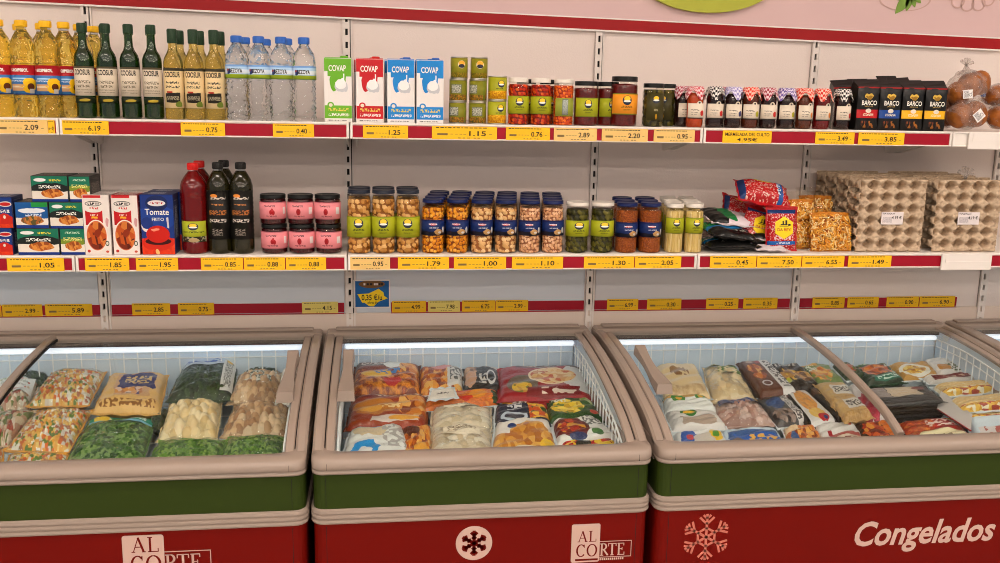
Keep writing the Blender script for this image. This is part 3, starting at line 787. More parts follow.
# dark green olive oil glass
M_grn = mat('green_glass', (36, 74, 14), .03, trans=.75, ior=1.5, coat=.5)
M_lab_ol = mat('label_olive', (214, 200, 178), .45, layers=[('r', .0, .93, 1, 1, (80, 70, 50)), ('t', .37, .42, .63, .52, (110, 100, 80), 0, 40), ('t', .38, .28, .62, .37, (120, 108, 88), 0, 40), ('t', .36, .18, .64, .22, (140, 128, 106), 0, 70), ('t', .36, .1, .64, .13, (140, 128, 106), 0, 70)])
M_sash = mat('label_sash', (24, 34, 16), .4, layers=[('e', .52, .5, .09, .26, (176, 150, 40), .14)])
pr = [(.024, 0), (.028, .002), (.0288, .006), (.0288, .165), (.028, .176), (.0245, .188), (.017, .2), (.0135, .21), (.0122, .225), (.0118, .245), (.0125, .25)]
def glassbottle(mb, ml, txt, name, group, sash, mcap):
    labs = [(.066, .151, .0290, ml, 1.42, [('COOSUR', .015, .80, M_txk, .05, .03)])]
    if sash: labs.append((.045, .062, .0290, sash, 1.3, []))
    return bottle(name, '', 'oil bottle' if 'oil' in name else 'vinegar bottle', group, pr, mb, (.0142, .248, .2755), mcap, labs)
ol = Proto(glassbottle(M_grn, M_lab_ol, '', 'oil_bottle', 'dark green glass bottles', M_sash, M_cap_g), 0.885, 0.913)
for i, px in enumerate((87.5, 110.3, 132.8, 155)):
    ol.put((gx(px, 118, YP + .03), YP + .03, Z1), 'dark green glass olive oil bottle with cream label, %s in front' % ORD[i], group='dark green glass bottles')
for px, w in ((105, 'second'), (129, 'third'), (151, 'rightmost')):
    ol.put((gx(px, 50, YP + .1), YP + .1, Z1 - .0), 'dark green glass bottle standing close behind the %s front one' % w, group='dark green glass bottles')
M_vin = mat('vinegar_yellow', (240, 220, 130), .02, trans=.9, ior=1.4, bump=('n', 40, .003), coords='Object')
M_lab_vin = mat('label_vinegar', (226, 200, 150), .45, layers=[('r', .0, .93, 1, 1, (60, 56, 44)), ('t', .39, .6, .61, .67, (60, 54, 44), 0, 40), ('t', .38, .5, .62, .56, (60, 54, 44), 0, 40), ('r', .38, .14, .62, .38, (36, 32, 26), .06), ('t', .4, .2, .6, .3, (190, 180, 150), 0, 60), ('r', .4, .38, .5, .42, (190, 50, 30)), ('e', .6, .1, .06, .07, (120, 140, 50), .1)])
pr = [(.024, 0), (.0275, .002), (.0282, .006), (.0282, .158), (.0275, .168), (.0245, .18), (.018, .193), (.0135, .204), (.0125, .215), (.0118, .238), (.0125, .24)]
vin = Proto(bottle('vinegar_bottle', '', 'vinegar bottle', 'yellow vinegar bottles', pr, M_vin, (.0138, .222, .2635), M_cap_g, [(.034, .150, .0284, M_lab_vin, 1.42, [('COOSUR', .015, .84, M_txk, .049, .03)])]), 0.925, 0.92)
for i, px in enumerate((175.8, 196.2, 216.6)):
    vin.put((gx(px, 118, YP + .03), YP + .03, Z1), 'dark-capped yellow vinegar bottle with cream label, %s in front' % ORD[i], group='yellow vinegar bottles')
    vin.put((gx(px + 3.6, 50, YP + .098), YP + .098, Z1), 'yellow vinegar bottle standing behind the %s front one' % ORD[i], group='yellow vinegar bottles')

# water
M_wat = mat('water', (248, 252, 255), .02, trans=.98, ior=1.33, bump=('v', 55, .003), coords='Object')
M_lab_w = mat('label_water', (176, 208, 236), .35, layers=[('r', 0, .36, 1, .66, (228, 236, 244)), ('r', 0, .0, 1, .3, (160, 186, 40), .1), ('e', .4, .5, .03, .2, (36, 56, 120), .06), ('e', .385, .62, .016, .09, (150, 60, 50)), ('r', 0, .86, 1, 1, (120, 166, 220), .06), ('r', 0, 0, 1, .05, (110, 150, 40))])
P = [(.029, 0), (.033, .006)]
z = .012
while z < .118: P += [(.034, z), (.0305, z + .007)]; z += .0145
P += [(.0335, .13), (.0335, .168), (.034, .172), (.0335, .176), (.0325, .19), (.028, .205), (.019, .22), (.0135, .228), (.0128, .234)]
P = [(a * .94, b_) for a, b_ in P]
wat = Proto(bottle('water_bottle', '', 'water bottle', 'water bottles', P, M_wat, (.0152, .232, .2525), M_cap_b, [(.126, .1665, .0322, M_lab_w, PI, [('BEZOYA', .012, .56, M_txk, .036, .03)])]), 1, 0.908)
for i, px in enumerate((239, 260.8, 282.8, 305.4)):
    wat.put((gx(px, 119, YP + .035), YP + .035, Z1), 'clear water bottle with blue cap and grass-green label, %s in front' % ORD[i], group='water bottles')
for i, px in enumerate((245, 265.8, 287)):
    wat.put((gx(px, 60, YP + .112 + .066 * (i == 1)), YP + .112 + .066 * (i == 1), Z1), 'water bottle standing behind the %s front water bottle' % ORD[i], .4, 'water bottles')

# milk cartons
def carton(name, label, cat, group, w, h, d, m_front, m_side, extra=None, cap=None, texts=(), m_top=None):
    t = thing(name, label, cat, (0, 0, 0), 0, group)
    b = MB(); b.box(-w / 2, 0, 0, w / 2, d, h, 1, .0012, 0)
    mm = [m_front, m_side]
    for (s, th, x, z, mt, tw, bold) in texts:
        if mt not in mm: mm.append(mt)
        b.text(s, th, x * w, z * h, lambda u, v: (u, -.0005, v), mm.index(mt), bold, width=tw * w)
    b.build('carton_body', mm, t)
    if cap:
        for k, (cx, cy, m) in enumerate(cap):
            b = MB(); b.lathe([(.012, h), (.012, h + .006), (.0105, h + .008), (0, h + .008)], 16, 0, (cx * w, cy * d, 0)); b.box(cx * w - .014, cy * d - .012, h, cx * w + .014, cy * d + .012, h + .002); b.build('screw_cap', m, t)
    # folded top seam
    b = MB(); b.box(-w / 2 + .001, d * .46, h, w / 2 - .001, d * .5, h + .003); b.build('top_seam', m_top or m_side, t)
    return t
def milk(colr, dark, name):
    m = mat('carton_' + name, (232, 226, 222), .35, layers=[('r', 0, .72, 1, 1, colr), ('e', .5, .66, .3, .17, colr, .2), ('r', .0, .0, .12, 1, (236, 230, 226)), ('r', 0, .8, 1, 1, colr), ('e', .62, .56, .24, .1, (196, 196, 200), .1), ('e', .6, .6, .2, .09, (240, 238, 236), .1), ('r', .70, .56, .74, .76, (240, 240, 240), .04),
            ('r', 0, .055, 1, .26, colr), ('e', .22, .27, .12, .045, colr), ('e', .22, .265, .07, .028, (230, 220, 200)), ('t', .14, .17, .88, .22, (222, 200, 90), 0, 26), ('t', .14, .09, .9, .135, (236, 232, 226), 0, 30), ('r', 0, 0, 1, .05, (230, 226, 220)), ('t', .1, .015, .8, .03, (80, 70, 70), 0, 60)])
    return carton('milk_carton', '', 'milk carton', 'milk cartons', .079, .188, .075, m, mat('carton_side_' + name, (224, 218, 214), .4, layers=[('r', 0, .75, 1, 1, colr), ('r', 0, .05, 1, .25, colr)]), cap=[(.22, .5, mat('cap_' + name, dark, .4))], texts=[('COVAP', .017, -.02, .845, M_txw, .62, .02)], m_top=mat('carton_top_' + name, colr, .4))
mg = Proto(milk((106, 176, 40), (110, 180, 50), 'green'), .97, .93); mr = Proto(milk((196, 28, 36), (60, 150, 60), 'red'), .97, .93); mb_ = Proto(milk((28, 132, 208), (70, 160, 170), 'blue'), .97, .93)
mg.put((gx(338.5, 121, YP), YP, Z1), 'green and white milk carton at the left of the cartons')
mg.put((gx(337, 121, YP), YP + .085, Z1), 'green milk carton standing behind the front green one')
mr.put((gx(370, 121, YP), YP, Z1), 'red and white milk carton between the green and blue ones')
mr.put((gx(367.5, 121, YP), YP + .085, Z1), 'red milk carton standing behind the front red one')
mb_.put((gx(401, 122, YP), YP, Z1), 'blue and white milk carton, next to the red one')
mb_.put((gx(430, 122, YP), YP, Z1), 'blue and white milk carton, next to the stacked tins')
mb_.put((gx(398.5, 122, YP), YP + .085, Z1), 'blue milk carton standing behind the left blue one')
mb_.put((gx(427.5, 122, YP), YP + .085, Z1), 'blue milk carton standing behind the right blue one')

# tins
M_tin = mat('tin_rim', (190, 184, 170), .3, metal=.9)
def tin(r, h, m, name):
    t = thing('food_tin', '', 'tin', (0, 0, 0), 0, 'stacked tins')
    b = MB(); b.lathe([(0, .0015), (r - .002, .0015), (r - .0015, 0), (r + .0004, 0), (r + .0004, .003), (r - .0008, .0035), (r - .0008, h - .0035), (r + .0004, h - .003), (r + .0004, h), (r - .0015, h), (r - .002, h - .002), (0, h - .002)], 28); b.build('can_body', M_tin, t)
    b = MB(); b.sleeve(r - .0006, .004, h - .004, 0, PI, 28); b.build('paper_label', m, t)
    return t
EMB = lambda u, v, s, a: [('e', u, v, s, s * a, (240, 190, 40)), ('r', u - s, v - s * a * 1.0, u + s, v - .05 * a * s, (0, 0, 0))]
def emblem(u, v, ru, rv, col):
    """sun over a dark bowl: the maker's round mark"""
    return [('e', u, v, ru, rv, (30, 40, 60)), ('e', u, v + rv * .35, ru * .7, rv * .55, (244, 196, 44)), ('e', u, v - rv * .18, ru * .8, rv * .22, (232, 230, 220))]
M_tin_o = mat('label_tin_olive', (128, 126, 30), .35, layers=[('v', 0, 0, 0, 0, 0)][:0] + [('r', .3, .35, .5, .8, (96, 100, 84)), ('t', .31, .37, .49, .78, (190, 188, 170), 0, 40), ('r', 0, 0, 1, .28, ('v', 40, [(150, 96, 30), (80, 90, 30), (196, 140, 40)], 2, 1)), ('r', .62, .0, .66, 1, (120, 130, 40))])
M_tin_e = mat('label_tin_front', (140, 134, 26), .35, layers=[('e', .52, .68, .07, .2, (232, 220, 190)), ('e', .52, .74, .06, .13, (236, 170, 50)), ('e', .52, .6, .06, .1, (40, 40, 50)), ('r', 0, 0, 1, .26, ('v', 40, [(150, 120, 30), (100, 110, 30), (180, 150, 40)], 2, 1))])
M_tin_c = mat('label_tin_corn', (168, 168, 34), .35, layers=[('r', 0, 0, 1, .38, ('v', 46, [(240, 176, 20), (220, 140, 10), (250, 200, 50), (200, 120, 10)], 1.6, 1))] + emblem(.55, .7, .062, .17, 0) + [('t', .46, .45, .6, .5, (50, 50, 30), 0, 50)])
tA = Proto(tin(.0252, .0625, M_tin_o, 'olive')); tF = Proto(tin(.0244, .0615, M_tin_e, 'logo')); tC = Proto(tin(.027, .0680, M_tin_c, 'corn'))
Yt = YP + .03
for px, n in ((457.5, 'left'), (477.2, 'right')):
    x = gx(px, 122, Yt)
    tA.put((x, Yt, Z1), 'olive green tin at the bottom of the %s three-high tin stack' % n, .0 if n == 'left' else .5)
    tA.put((x + .001, Yt, Z1 + .0627), 'olive green tin in the middle of the %s three-high tin stack' % n, .3 if n == 'left' else -.2)
    (tF).put((x + .0035, Yt + .003, Z1 + .1254), 'olive green tin with a round mark topping the %s three-high stack' % n, .1 if n == 'left' else -.1)
x = gx(496.6, 122, Yt)
tC.put((x, Yt, Z1), 'lower of the two yellow sweetcorn tins'); tC.put((x + .0008, Yt, Z1 + .0681), 'upper of the two yellow sweetcorn tins')

# ---- jars
def jar_prof(r, h, nk=.86, sh=.86, waist=0):
    return [(r * .9, 0), (r * .98, h * .012), (r, h * .04), (r, h * .30), (r - waist, h * .34), (r - waist, h * .66), (r, h * .70), (r, h * .80), (r * .97, h * .835), (r * nk, h * sh), (r * nk, h * .90)]
def lumpy(b, P, top, nx, nz, amp, slant, k, brine=False):
    """pieces pressed against the glass: every cell bulges outwards, the gaps between are real, their shade painted on request"""
    rr = random.Random(nx * 7 + nz); S = {}
    for i in range(nx):
        for j in range(-1, nz + 1): S[(i, j)] = (i + rr.uniform(.15, .85), j + rr.uniform(.15, .85), rr.randrange(k), rr.uniform(.6, 1))
    def near(u, v):
        x, y = (u * nx + slant * v * nz), v * nz; best = (9, 0, 1)
        for di in (-1, 0, 1):
            for dj in (-1, 0, 1):
                i, j = math.floor(x) + di, math.floor(y) + dj
                c = S.get((i % nx, min(nz, max(-1, j))))
                cx = c[0] + (i - i % nx); cy = c[1] + (j - min(nz, max(-1, j)))
                d = (cx - x) ** 2 + (cy - y) ** 2
                if d < best[0]: best = (d, c[2], c[3])
        return best
    def R(z):
        for (ra, za), (rb, zb) in zip(P[:-1], P[1:]):
            if za <= z <= zb: return ra + (rb - ra) * (z - za) / max(1e-6, zb - za)
        return P[-1][0]
    NU, NV = max(72, nx * 6), max(40, nz * 6); z0 = P[0][1]
    def fn(u, v):
        z = z0 + (top - z0) * v; d = near(u, v); q = max(0, 1 - d[0] * 3.0) ** .5; r = R(z) - amp * (1 - q) * d[2] - amp * .5 * (1 - d[2]); a = 2 * PI * u
        return (-r * math.sin(a), r * math.cos(a), z)
    def pick(i, j):
        d = near((i + .5) / NU, (j + .5) / NV)
        return k if brine and d[0] > .23 else d[1]          # shade between the pieces put into a darker gap colour
    b.grid(fn, NU, NV, 0, True, pick)
    b.lathe([(P[0][0] * .9, z0), (0, z0)], 16); b.lathe([(R(top) * .95, top), (0, top)], 16)
def pal(name, cols, rough=.4): return [mat('%s_%d' % (name, i), c, rough, spec=.25) for i, c in enumerate(cols)]
def jar(name, cat, group, r, h, m_in, m_lid, labels=(), nk=.86, fill=.86, lid_h=None, extra=None, glass=M_jar, sh=.87):
    t = thing(name, '', cat, (0, 0, 0), 0, group)
    lid_h = lid_h or h * .1
    P = jar_prof(r, h, nk, sh)
    if isinstance(m_in, tuple):
        b = MB(); mi = list(m_in[0]) + [m_in[5]] if len(m_in) > 5 else m_in[0]; lumpy(b, [(p - .0016, z + .001) for p, z in P if z <= h * fill], h * fill, *m_in[1:5], len(m_in[0]), len(m_in) > 5); b.build('jar_contents', mi, t)
    else:
        b = MB(); b.lathe([(max(0, p - .0014), z + .001) for p, z in P if z <= h * fill] + [(0, h * fill)], 24); b.build('jar_contents', m_in, t)
    b = MB(); b.lathe(P, 24); b.build('jar_glass', glass, t)
    b = MB(); rl = r * nk + .0018; z0 = h - lid_h
    b.lathe([(rl * .9, z0), (rl, z0), (rl, z0 + .0015), (rl - .0004, z0 + .003), (rl - .0004, h - .0015), (rl * .95, h), (rl * .9, h - .0008), (0, h - .0008)], 28); b.build('lid', m_lid, t)
    for (z0, z1, m, half, texts) in labels:
        b = MB(); mm = [m]; b.sleeve(r + .0003, z0 * h, z1 * h, 0, half)
        for (s, th, zc, mt, w, bold) in texts:
            if mt not in mm: mm.append(mt)
            b.text(s, th, 0, h * (z0 + (z1 - z0) * zc), cyl(r + .0012), mm.index(mt), bold, width=w)
        b.build('label', mm, t)
    return t
LIME = (168, 172, 30)
def lab_lime(name, base=LIME):
    return mat('label_' + name, base, .4, layers=emblem(.5, .68, .14, .23, 0) + [('t', .33, .32, .67, .42, (40, 50, 20), 0, 46), ('t', .38, .2, .62, .25, (70, 80, 30), 0, 70), ('r', 0, 0, 1, .04, (130, 140, 40)), ('r', 0, .96, 1, 1, (130, 140, 40))])
M_lab_lime = lab_lime('lime'); M_lab_orange = lab_lime('orange', (236, 150, 36))
M_lab_back = mat('label_backprint', (150, 158, 60), .4, layers=[('r', .36, .06, .64, .94, (96, 110, 104)), ('t', .38, .1, .62, .9, (196, 200, 190), 0, 44)])
def food(name, cols, scale, sx=3, bump=.003, rough=.35):
    return mat('food_' + name, ('v', scale, cols, sx, 1.6), rough, bump=('v', scale, bump, sx, 1.6))
F_tom_flat = food('tomato', [(176, 36, 8), (196, 56, 12), (150, 24, 6), (206, 76, 20)], 12)
F_tom = (pal('tomato', [(184, 40, 8), (204, 64, 14), (156, 26, 6), (214, 88, 24)]), 16, 12, .003, .3, mat('tomato_gap_shade', (120, 16, 4), .3)); F_tom2 = (pal('tomato_orange', [(220, 92, 18), (204, 70, 12), (232, 116, 34)]), 20, 14, .0025, .2, mat('tomato_orange_gap_shade', (160, 40, 8), .3))  # the last material paints the shade between the pieces
F_dred = mat('food_dark_red', ('n', 9, [(58, 8, 8), (96, 14, 12), (74, 8, 8)]), .3, coat=.6); F_olv = (pal('olive', [(72, 66, 20), (92, 82, 26), (54, 50, 16)]), 12, 7, .004, .0, mat('olive_brine', (34, 30, 10), .3))
jt = Proto(jar('sauce_jar', 'jar', 'tomato sauce jars', .0305, .133, F_tom, M_lid_w, [(.235, .615, M_lab_lime, 1.35, [])], .88))
jt3 = Proto(jar('sauce_jar', 'jar', 'tomato sauce jars', .0305, .132, F_tom2, M_lid_w, [(.2, .59, M_lab_back, 1.0, [])], .88))
Yj = YP + .033
jt.put((gx(517.6, 124, Yj), Yj, Z1), 'orange-red tomato jar with lime label, beside the sweetcorn tins'); jt.put((gx(540, 124, Yj), Yj, Z1), 'orange-red tomato jar with lime label, middle of three')
jt3.put((gx(562.6, 124, Yj), Yj, Z1), 'orange tomato jar turned to its grey back print')
jk = Proto(jar('sauce_jar', 'jar', 'tomato sauce jars', .0305, .130, F_tom, M_lid_k, [(.235, .615, M_lab_lime, 1.35, [])], .88))
for i, px in enumerate((526, 549)): jk.put((gx(px, 100, Yj + .068), Yj + .068, Z1), 'black-lidded tomato jar behind the gap after the %s tomato jar' % ('first', 'second')[i])
jd = Proto(jar('pepper_jar', 'jar', 'dark red pepper jars', .036, .127, F_dred, M_lid_k, [(.2, .63, M_lab_lime, 1.1, [])], .9))
jd.put((gx(585, 124, YP + .038), YP + .038, Z1), 'dark red pepper jar with lime label and black lid, in front')
jd.put((gx(606, 124, YP + .075), YP + .075, Z1), 'dark red pepper jar set back, half hidden by the big orange-labelled jar', .25)
jo = Proto(jar('pepper_jar', 'jar', 'dark red pepper jars', .0395, .143, F_dred, M_lid_k, [(.24, .66, M_lab_orange, 1.2, [])], .92))
jo.put((gx(622.8, 124, YP + .042), YP + .042, Z1), 'biggest dark red jar, with an orange label')
M_lab_ov = mat('label_olive_print', (66, 60, 24), .4, layers=emblem(.5, .76, .2, .14, 0) + [('t', .4, .34, .6, .42, (190, 180, 140), 0, 50), ('e', .52, .14, .05, .1, (214, 160, 40))])
jv = Proto(jar('olive_jar', 'jar', 'olive jars', .0318, .125, F_olv, M_lid_k, [(.15, .78, M_lab_ov, .9, [])], .9))
jv.put((gx(652, 124, YP + .034), YP + .034, Z1), 'brownish green olive jar with black lid, in front')
jv.put((gx(664, 124, YP + .095), YP + .095, Z1), 'olive jar standing behind the front olive jar', -.5)

# jam jars with cloth tops
def cloth(name, c1, c2): return mat('gingham_' + name, ('chk', 1, [c1, c2], 26, 9), .8)
CL = {'red': cloth('red', (196, 60, 72), (240, 214, 214)), 'black': cloth('black', (34, 32, 32), (232, 226, 220)), 'lilac': cloth('lilac', (150, 140, 196), (228, 222, 236)), 'orange': cloth('orange', (222, 50, 30), (244, 196, 180)), 'wine': cloth('wine', (160, 50, 70), (226, 200, 204)), 'purple': cloth('purple', (110, 90, 160), (226, 216, 234))}
def jam(key, m_in, fruit, seed):
    t = thing('jam_jar', '', 'jam jar', (0, 0, 0), 0, 'jam jars with cloth tops'); r, h = .0262, .118
    P = [(r * .86, 0), (r * .95, .003), (r, .02), (r * .93, .03), (r * .95, .072), (r * .98, .085), (r * .8, .1), (r * .74, .103)]
    b = MB(); b.lathe([(p - .001, z + .0005) for p, z in P[:-1]] + [(0, .1)], 20); b.build('jam', m_in, t)
    b = MB(); b.lathe(P, 20); b.build('jar_glass', M_jar, t)
    b = MB(); b.lathe([(.0215, .1), (.0215, h - .001), (.02, h), (0, h)], 20); b.build('lid', M_lid_w, t)
    rr = random.Random(seed); ph = rr.uniform(0, 6)
    def fn(u, v):
        a = 2 * PI * u; R = .0225 * min(1, v * 2.2) if v < .45 else .0225 + (v - .45) * (.011 + .006 * math.cos(4 * a + ph) + .003 * math.cos(9 * a))
        z = h + .0016 - .0 * v if v < .4 else h + .0016 - (v - .4) * (.044 + .022 * math.cos(4 * a + ph)) 
        return (-R * math.sin(a) * 1.0, R * math.cos(a), z)
    b = MB(); b.grid(fn, 40, 14); o = b.build('cloth_top', CL[key], t)
    sd = o.modifiers.new('thick', 'SOLIDIFY'); sd.thickness = .0008
    b = MB(); b.tube([(.0236 * math.cos(2 * PI * i / 20), .0236 * math.sin(2 * PI * i / 20), .106) for i in range(20)], .0012, 5, closed=True); b.build('ribbon', CL[key], t)
    ml = mat('label_jam_' + fruit[0], (226, 212, 192), .5, layers=[('t', .18, .52, .62, .6, (70, 60, 54), 0, 16), ('t', .2, .36, .56, .42, (110, 100, 90), 0, 22), ('t', .2, .24, .5, .28, (120, 110, 100), 0, 26), ('e', .82, .36, .12, .2, fruit[1], .12), ('r', 0, 0, 1, .07, (60, 54, 48))])
    b = MB(); f = cyl(r + .0004)
    b.sleeve(r + .0004, .026, .070, 0, 1.05, 10); b.prism([(.007 + .0085 * math.cos(PI * i / 12), .069 + .0085 * math.sin(PI * i / 12)) for i in range(13)], lambda x, y, k: tuple(Vector(f(x, y)) + Vector((0, -.0006 * k, 0))), 0, 1, 1)
    b.prism([(.007 + .0032 * math.cos(2 * PI * i / 10), .072 + .0028 * math.sin(2 * PI * i / 10)) for i in range(10)], lambda x, y, k: tuple(Vector(f(x, y)) + Vector((0, -.0006 - .0004 * k, 0))), 0, 1, 2)
    b.build('label', [ml, mat('label_arch', (226, 212, 192), .5), M_txk], t)
    return Proto(t)
J_or = mat('jam_orange', ('n', 6, [(150, 40, 10), (190, 70, 16)]), .2, coat=.5); J_dk = mat('jam_dark', (38, 14, 12), .2, coat=.5); J_br = mat('jam_brown', (84, 34, 14), .2, coat=.5); J_rd = mat('jam_red', (104, 14, 14), .2, coat=.5)
red_f = ('red', (200, 40, 34)); yel_f = ('yellow', (176, 170, 40)); org_f = ('orange', (226, 130, 40)); drk_f = ('blue', (64, 64, 110))
jams = [(693.6, 'red', J_or, red_f, 'red gingham', 'leftmost in front'), (713, 'black', J_dk, red_f, 'black gingham', 'next to the leftmost'), (731.3, 'lilac', J_dk, drk_f, 'pale lilac', 'third from the left in front'), (748.5, 'orange', J_br, yel_f, 'orange-red', 'fourth from the left in front'),
        (766, 'wine', J_dk, red_f, 'wine red', 'fifth from the left in front'), (784, 'purple', J_dk, yel_f, 'purple', 'sixth from the left in front'), (802, 'orange', J_br, org_f, 'orange-red', 'seventh from the left in front'), (819.8, 'orange', J_rd, org_f, 'orange-red', 'eighth from the left in front'), (840, 'black', J_dk, red_f, 'black gingham', 'right beside the coffee bags')]
for i, (px, k, mi, fr, cl, w) in enumerate(jams):
    jam(k, mi, fr, i).put((gx(px, 127, YP + .03), YP + .03, Z1), 'jam jar with a %s cloth top, %s' % (cl, w), random.uniform(-.12, .12))
jam('wine', J_dk, red_f, 77).put((gx(681.5, 125, YP + .07), YP + .07, Z1), 'jam jar with a wine red cloth set back at the left end of the row', .3)
for px, k, w in ((722, 'wine', 'second and third'), (757, 'black', 'fourth and fifth'), (793, 'red', 'sixth and seventh')):
    jam(k, J_dk, red_f, int(px)).put((gx(px, 95, YP + .095), YP + .095, Z1), 'jam jar in the back row behind the gap of the %s front jars' % w, .4)

# ---- coffee bags
def coffee(band, name):
    t = thing('coffee_bag', '', 'coffee bag', (0, 0, 0), 0, 'black coffee bags'); w, h, d = .0695, .133, .045
    m = mat('coffee_print_' + name, (16, 14, 13), .35, coat=.12, layers=[('e', .5, .8, .2, .065, (214, 176, 70), .12), ('e', .5, .785, .14, .04, (150, 110, 30), .2), ('t', .3, .545, .7, .57, (170, 140, 80), 0, 40), ('r', 0, .285, 1, .48, band), ('e', .5, .455, .13, .05, (226, 216, 200)), ('t', .28, .335, .74, .39, (236, 226, 200), 0, 40),
              ('t', .2, .06, .85, .22, ('v', 10, [(110, 50, 24), (150, 90, 30), (60, 30, 20)]), 0, 9)])
    def side(u, v):
        # a brick bag: front face slightly pillowed
        x = (u - .5) * w * (1 - .02 * math.sin(PI * v)); z = v * h; k = (1 - (2 * u - 1) ** 6) * (1 - (2 * v - 1) ** 6)
        return x, z, k
    b = MB()
    b.grid(lambda u, v: (side(u, v)[0], -.006 * side(u, v)[2] + .0015 * math.sin(9 * u + 14 * v), side(u, v)[1]), 12, 16, 0)
    b.grid(lambda u, v: (side(u, v)[0], d + .005 * side(u, v)[2], side(u, v)[1]), 8, 8, 1, flip=True)
    for sx in (0, 1): b.grid(lambda u, v: (side(sx, v)[0], u * d if sx else (1 - u) * d, side(0, v)[1]), 4, 8, 1)
    b.grid(lambda u, v: ((u - .5) * w, v * d, h), 4, 4, 1); b.grid(lambda u, v: ((u - .5) * w, v * d, 0), 4, 4, 1, flip=True)
    b.text('BARCO', .014, 0, h * .64, lambda u, v: (u, -.0085, v), 2, .02, width=w * .68)
    b.build('bag_body', [m, mat('coffee_foil', (20, 18, 17), .35, coat=.12), M_txw], t)
    # folded gable: the foil is drawn together into a crimped fin that leans back
    b = MB(); R = []
    for k, (y0, y1, z, e) in enumerate(((0, d, h, 0), (.012, d - .004, h + .008, .001), (d * .55, d * .62, h + .017, .003), (d * .75, d * .8, h + .024, .004))):
        R.append([(-w / 2 - e, y0, z), (w / 2 + e, y0, z + .002 * (k > 1)), (w / 2 + e, y1, z + .002 * (k > 1)), (-w / 2 - e, y1, z)])
    b.loft(R, 0, mfun=lambda i: 0); b.box(-w / 2, -.001, h - .003, w / 2, .006, h + .0015, 1); b.build('folded_top', [MATS['coffee_foil'], mat('coffee_red_edge', (150, 26, 26), .4)], t)
    return Proto(t)
cf = [(865.5, (186, 20, 26), 'red'), (887.7, (26, 66, 140), 'blue'), (910.3, (236, 178, 24), 'yellow'), (933, (236, 178, 24), 'yellow')]
PC = {}
for i, (px, c, nm) in enumerate(cf):
    p = PC.setdefault(nm, None) or coffee(c, nm); PC[nm] = p; p.root.scale = (1.0, 1.0, .955)
    p.put((gx(px, 130, YP + .008), YP + .008, Z1), 'black coffee bag with a %s band, %s' % (nm, ('leftmost in front', 'second in front', 'third in front', 'nearest the bread')[i]), group='black coffee bags')
for i, (px, dz, dy) in enumerate(((845, -.004, .06), (862, .008, .115), (878, .0, .062), (903, .016, .07), (889, .022, .125), (926, .004, .066))):
    Y = YP + .008 + dy; q = (PC['red'], PC['blue'], PC['yellow'])[i % 3]
    r = q.put((gx(px, 100, Y), Y, Z1), 'black coffee bag behind the front row, %s' % ('at the far left', 'second from left, further back', 'third from left', 'tallest one near the middle', 'deepest one against the wall', 'rightmost, near the bread')[i], .06 * (i % 3 - 1), 'black coffee bags')
    r.scale = (.86, 1, .96 + dz * 4); r.rotation_euler = (-.06 * (i % 2), .05 * (i % 3 - 1), r.rotation_euler[2] * 2.5)

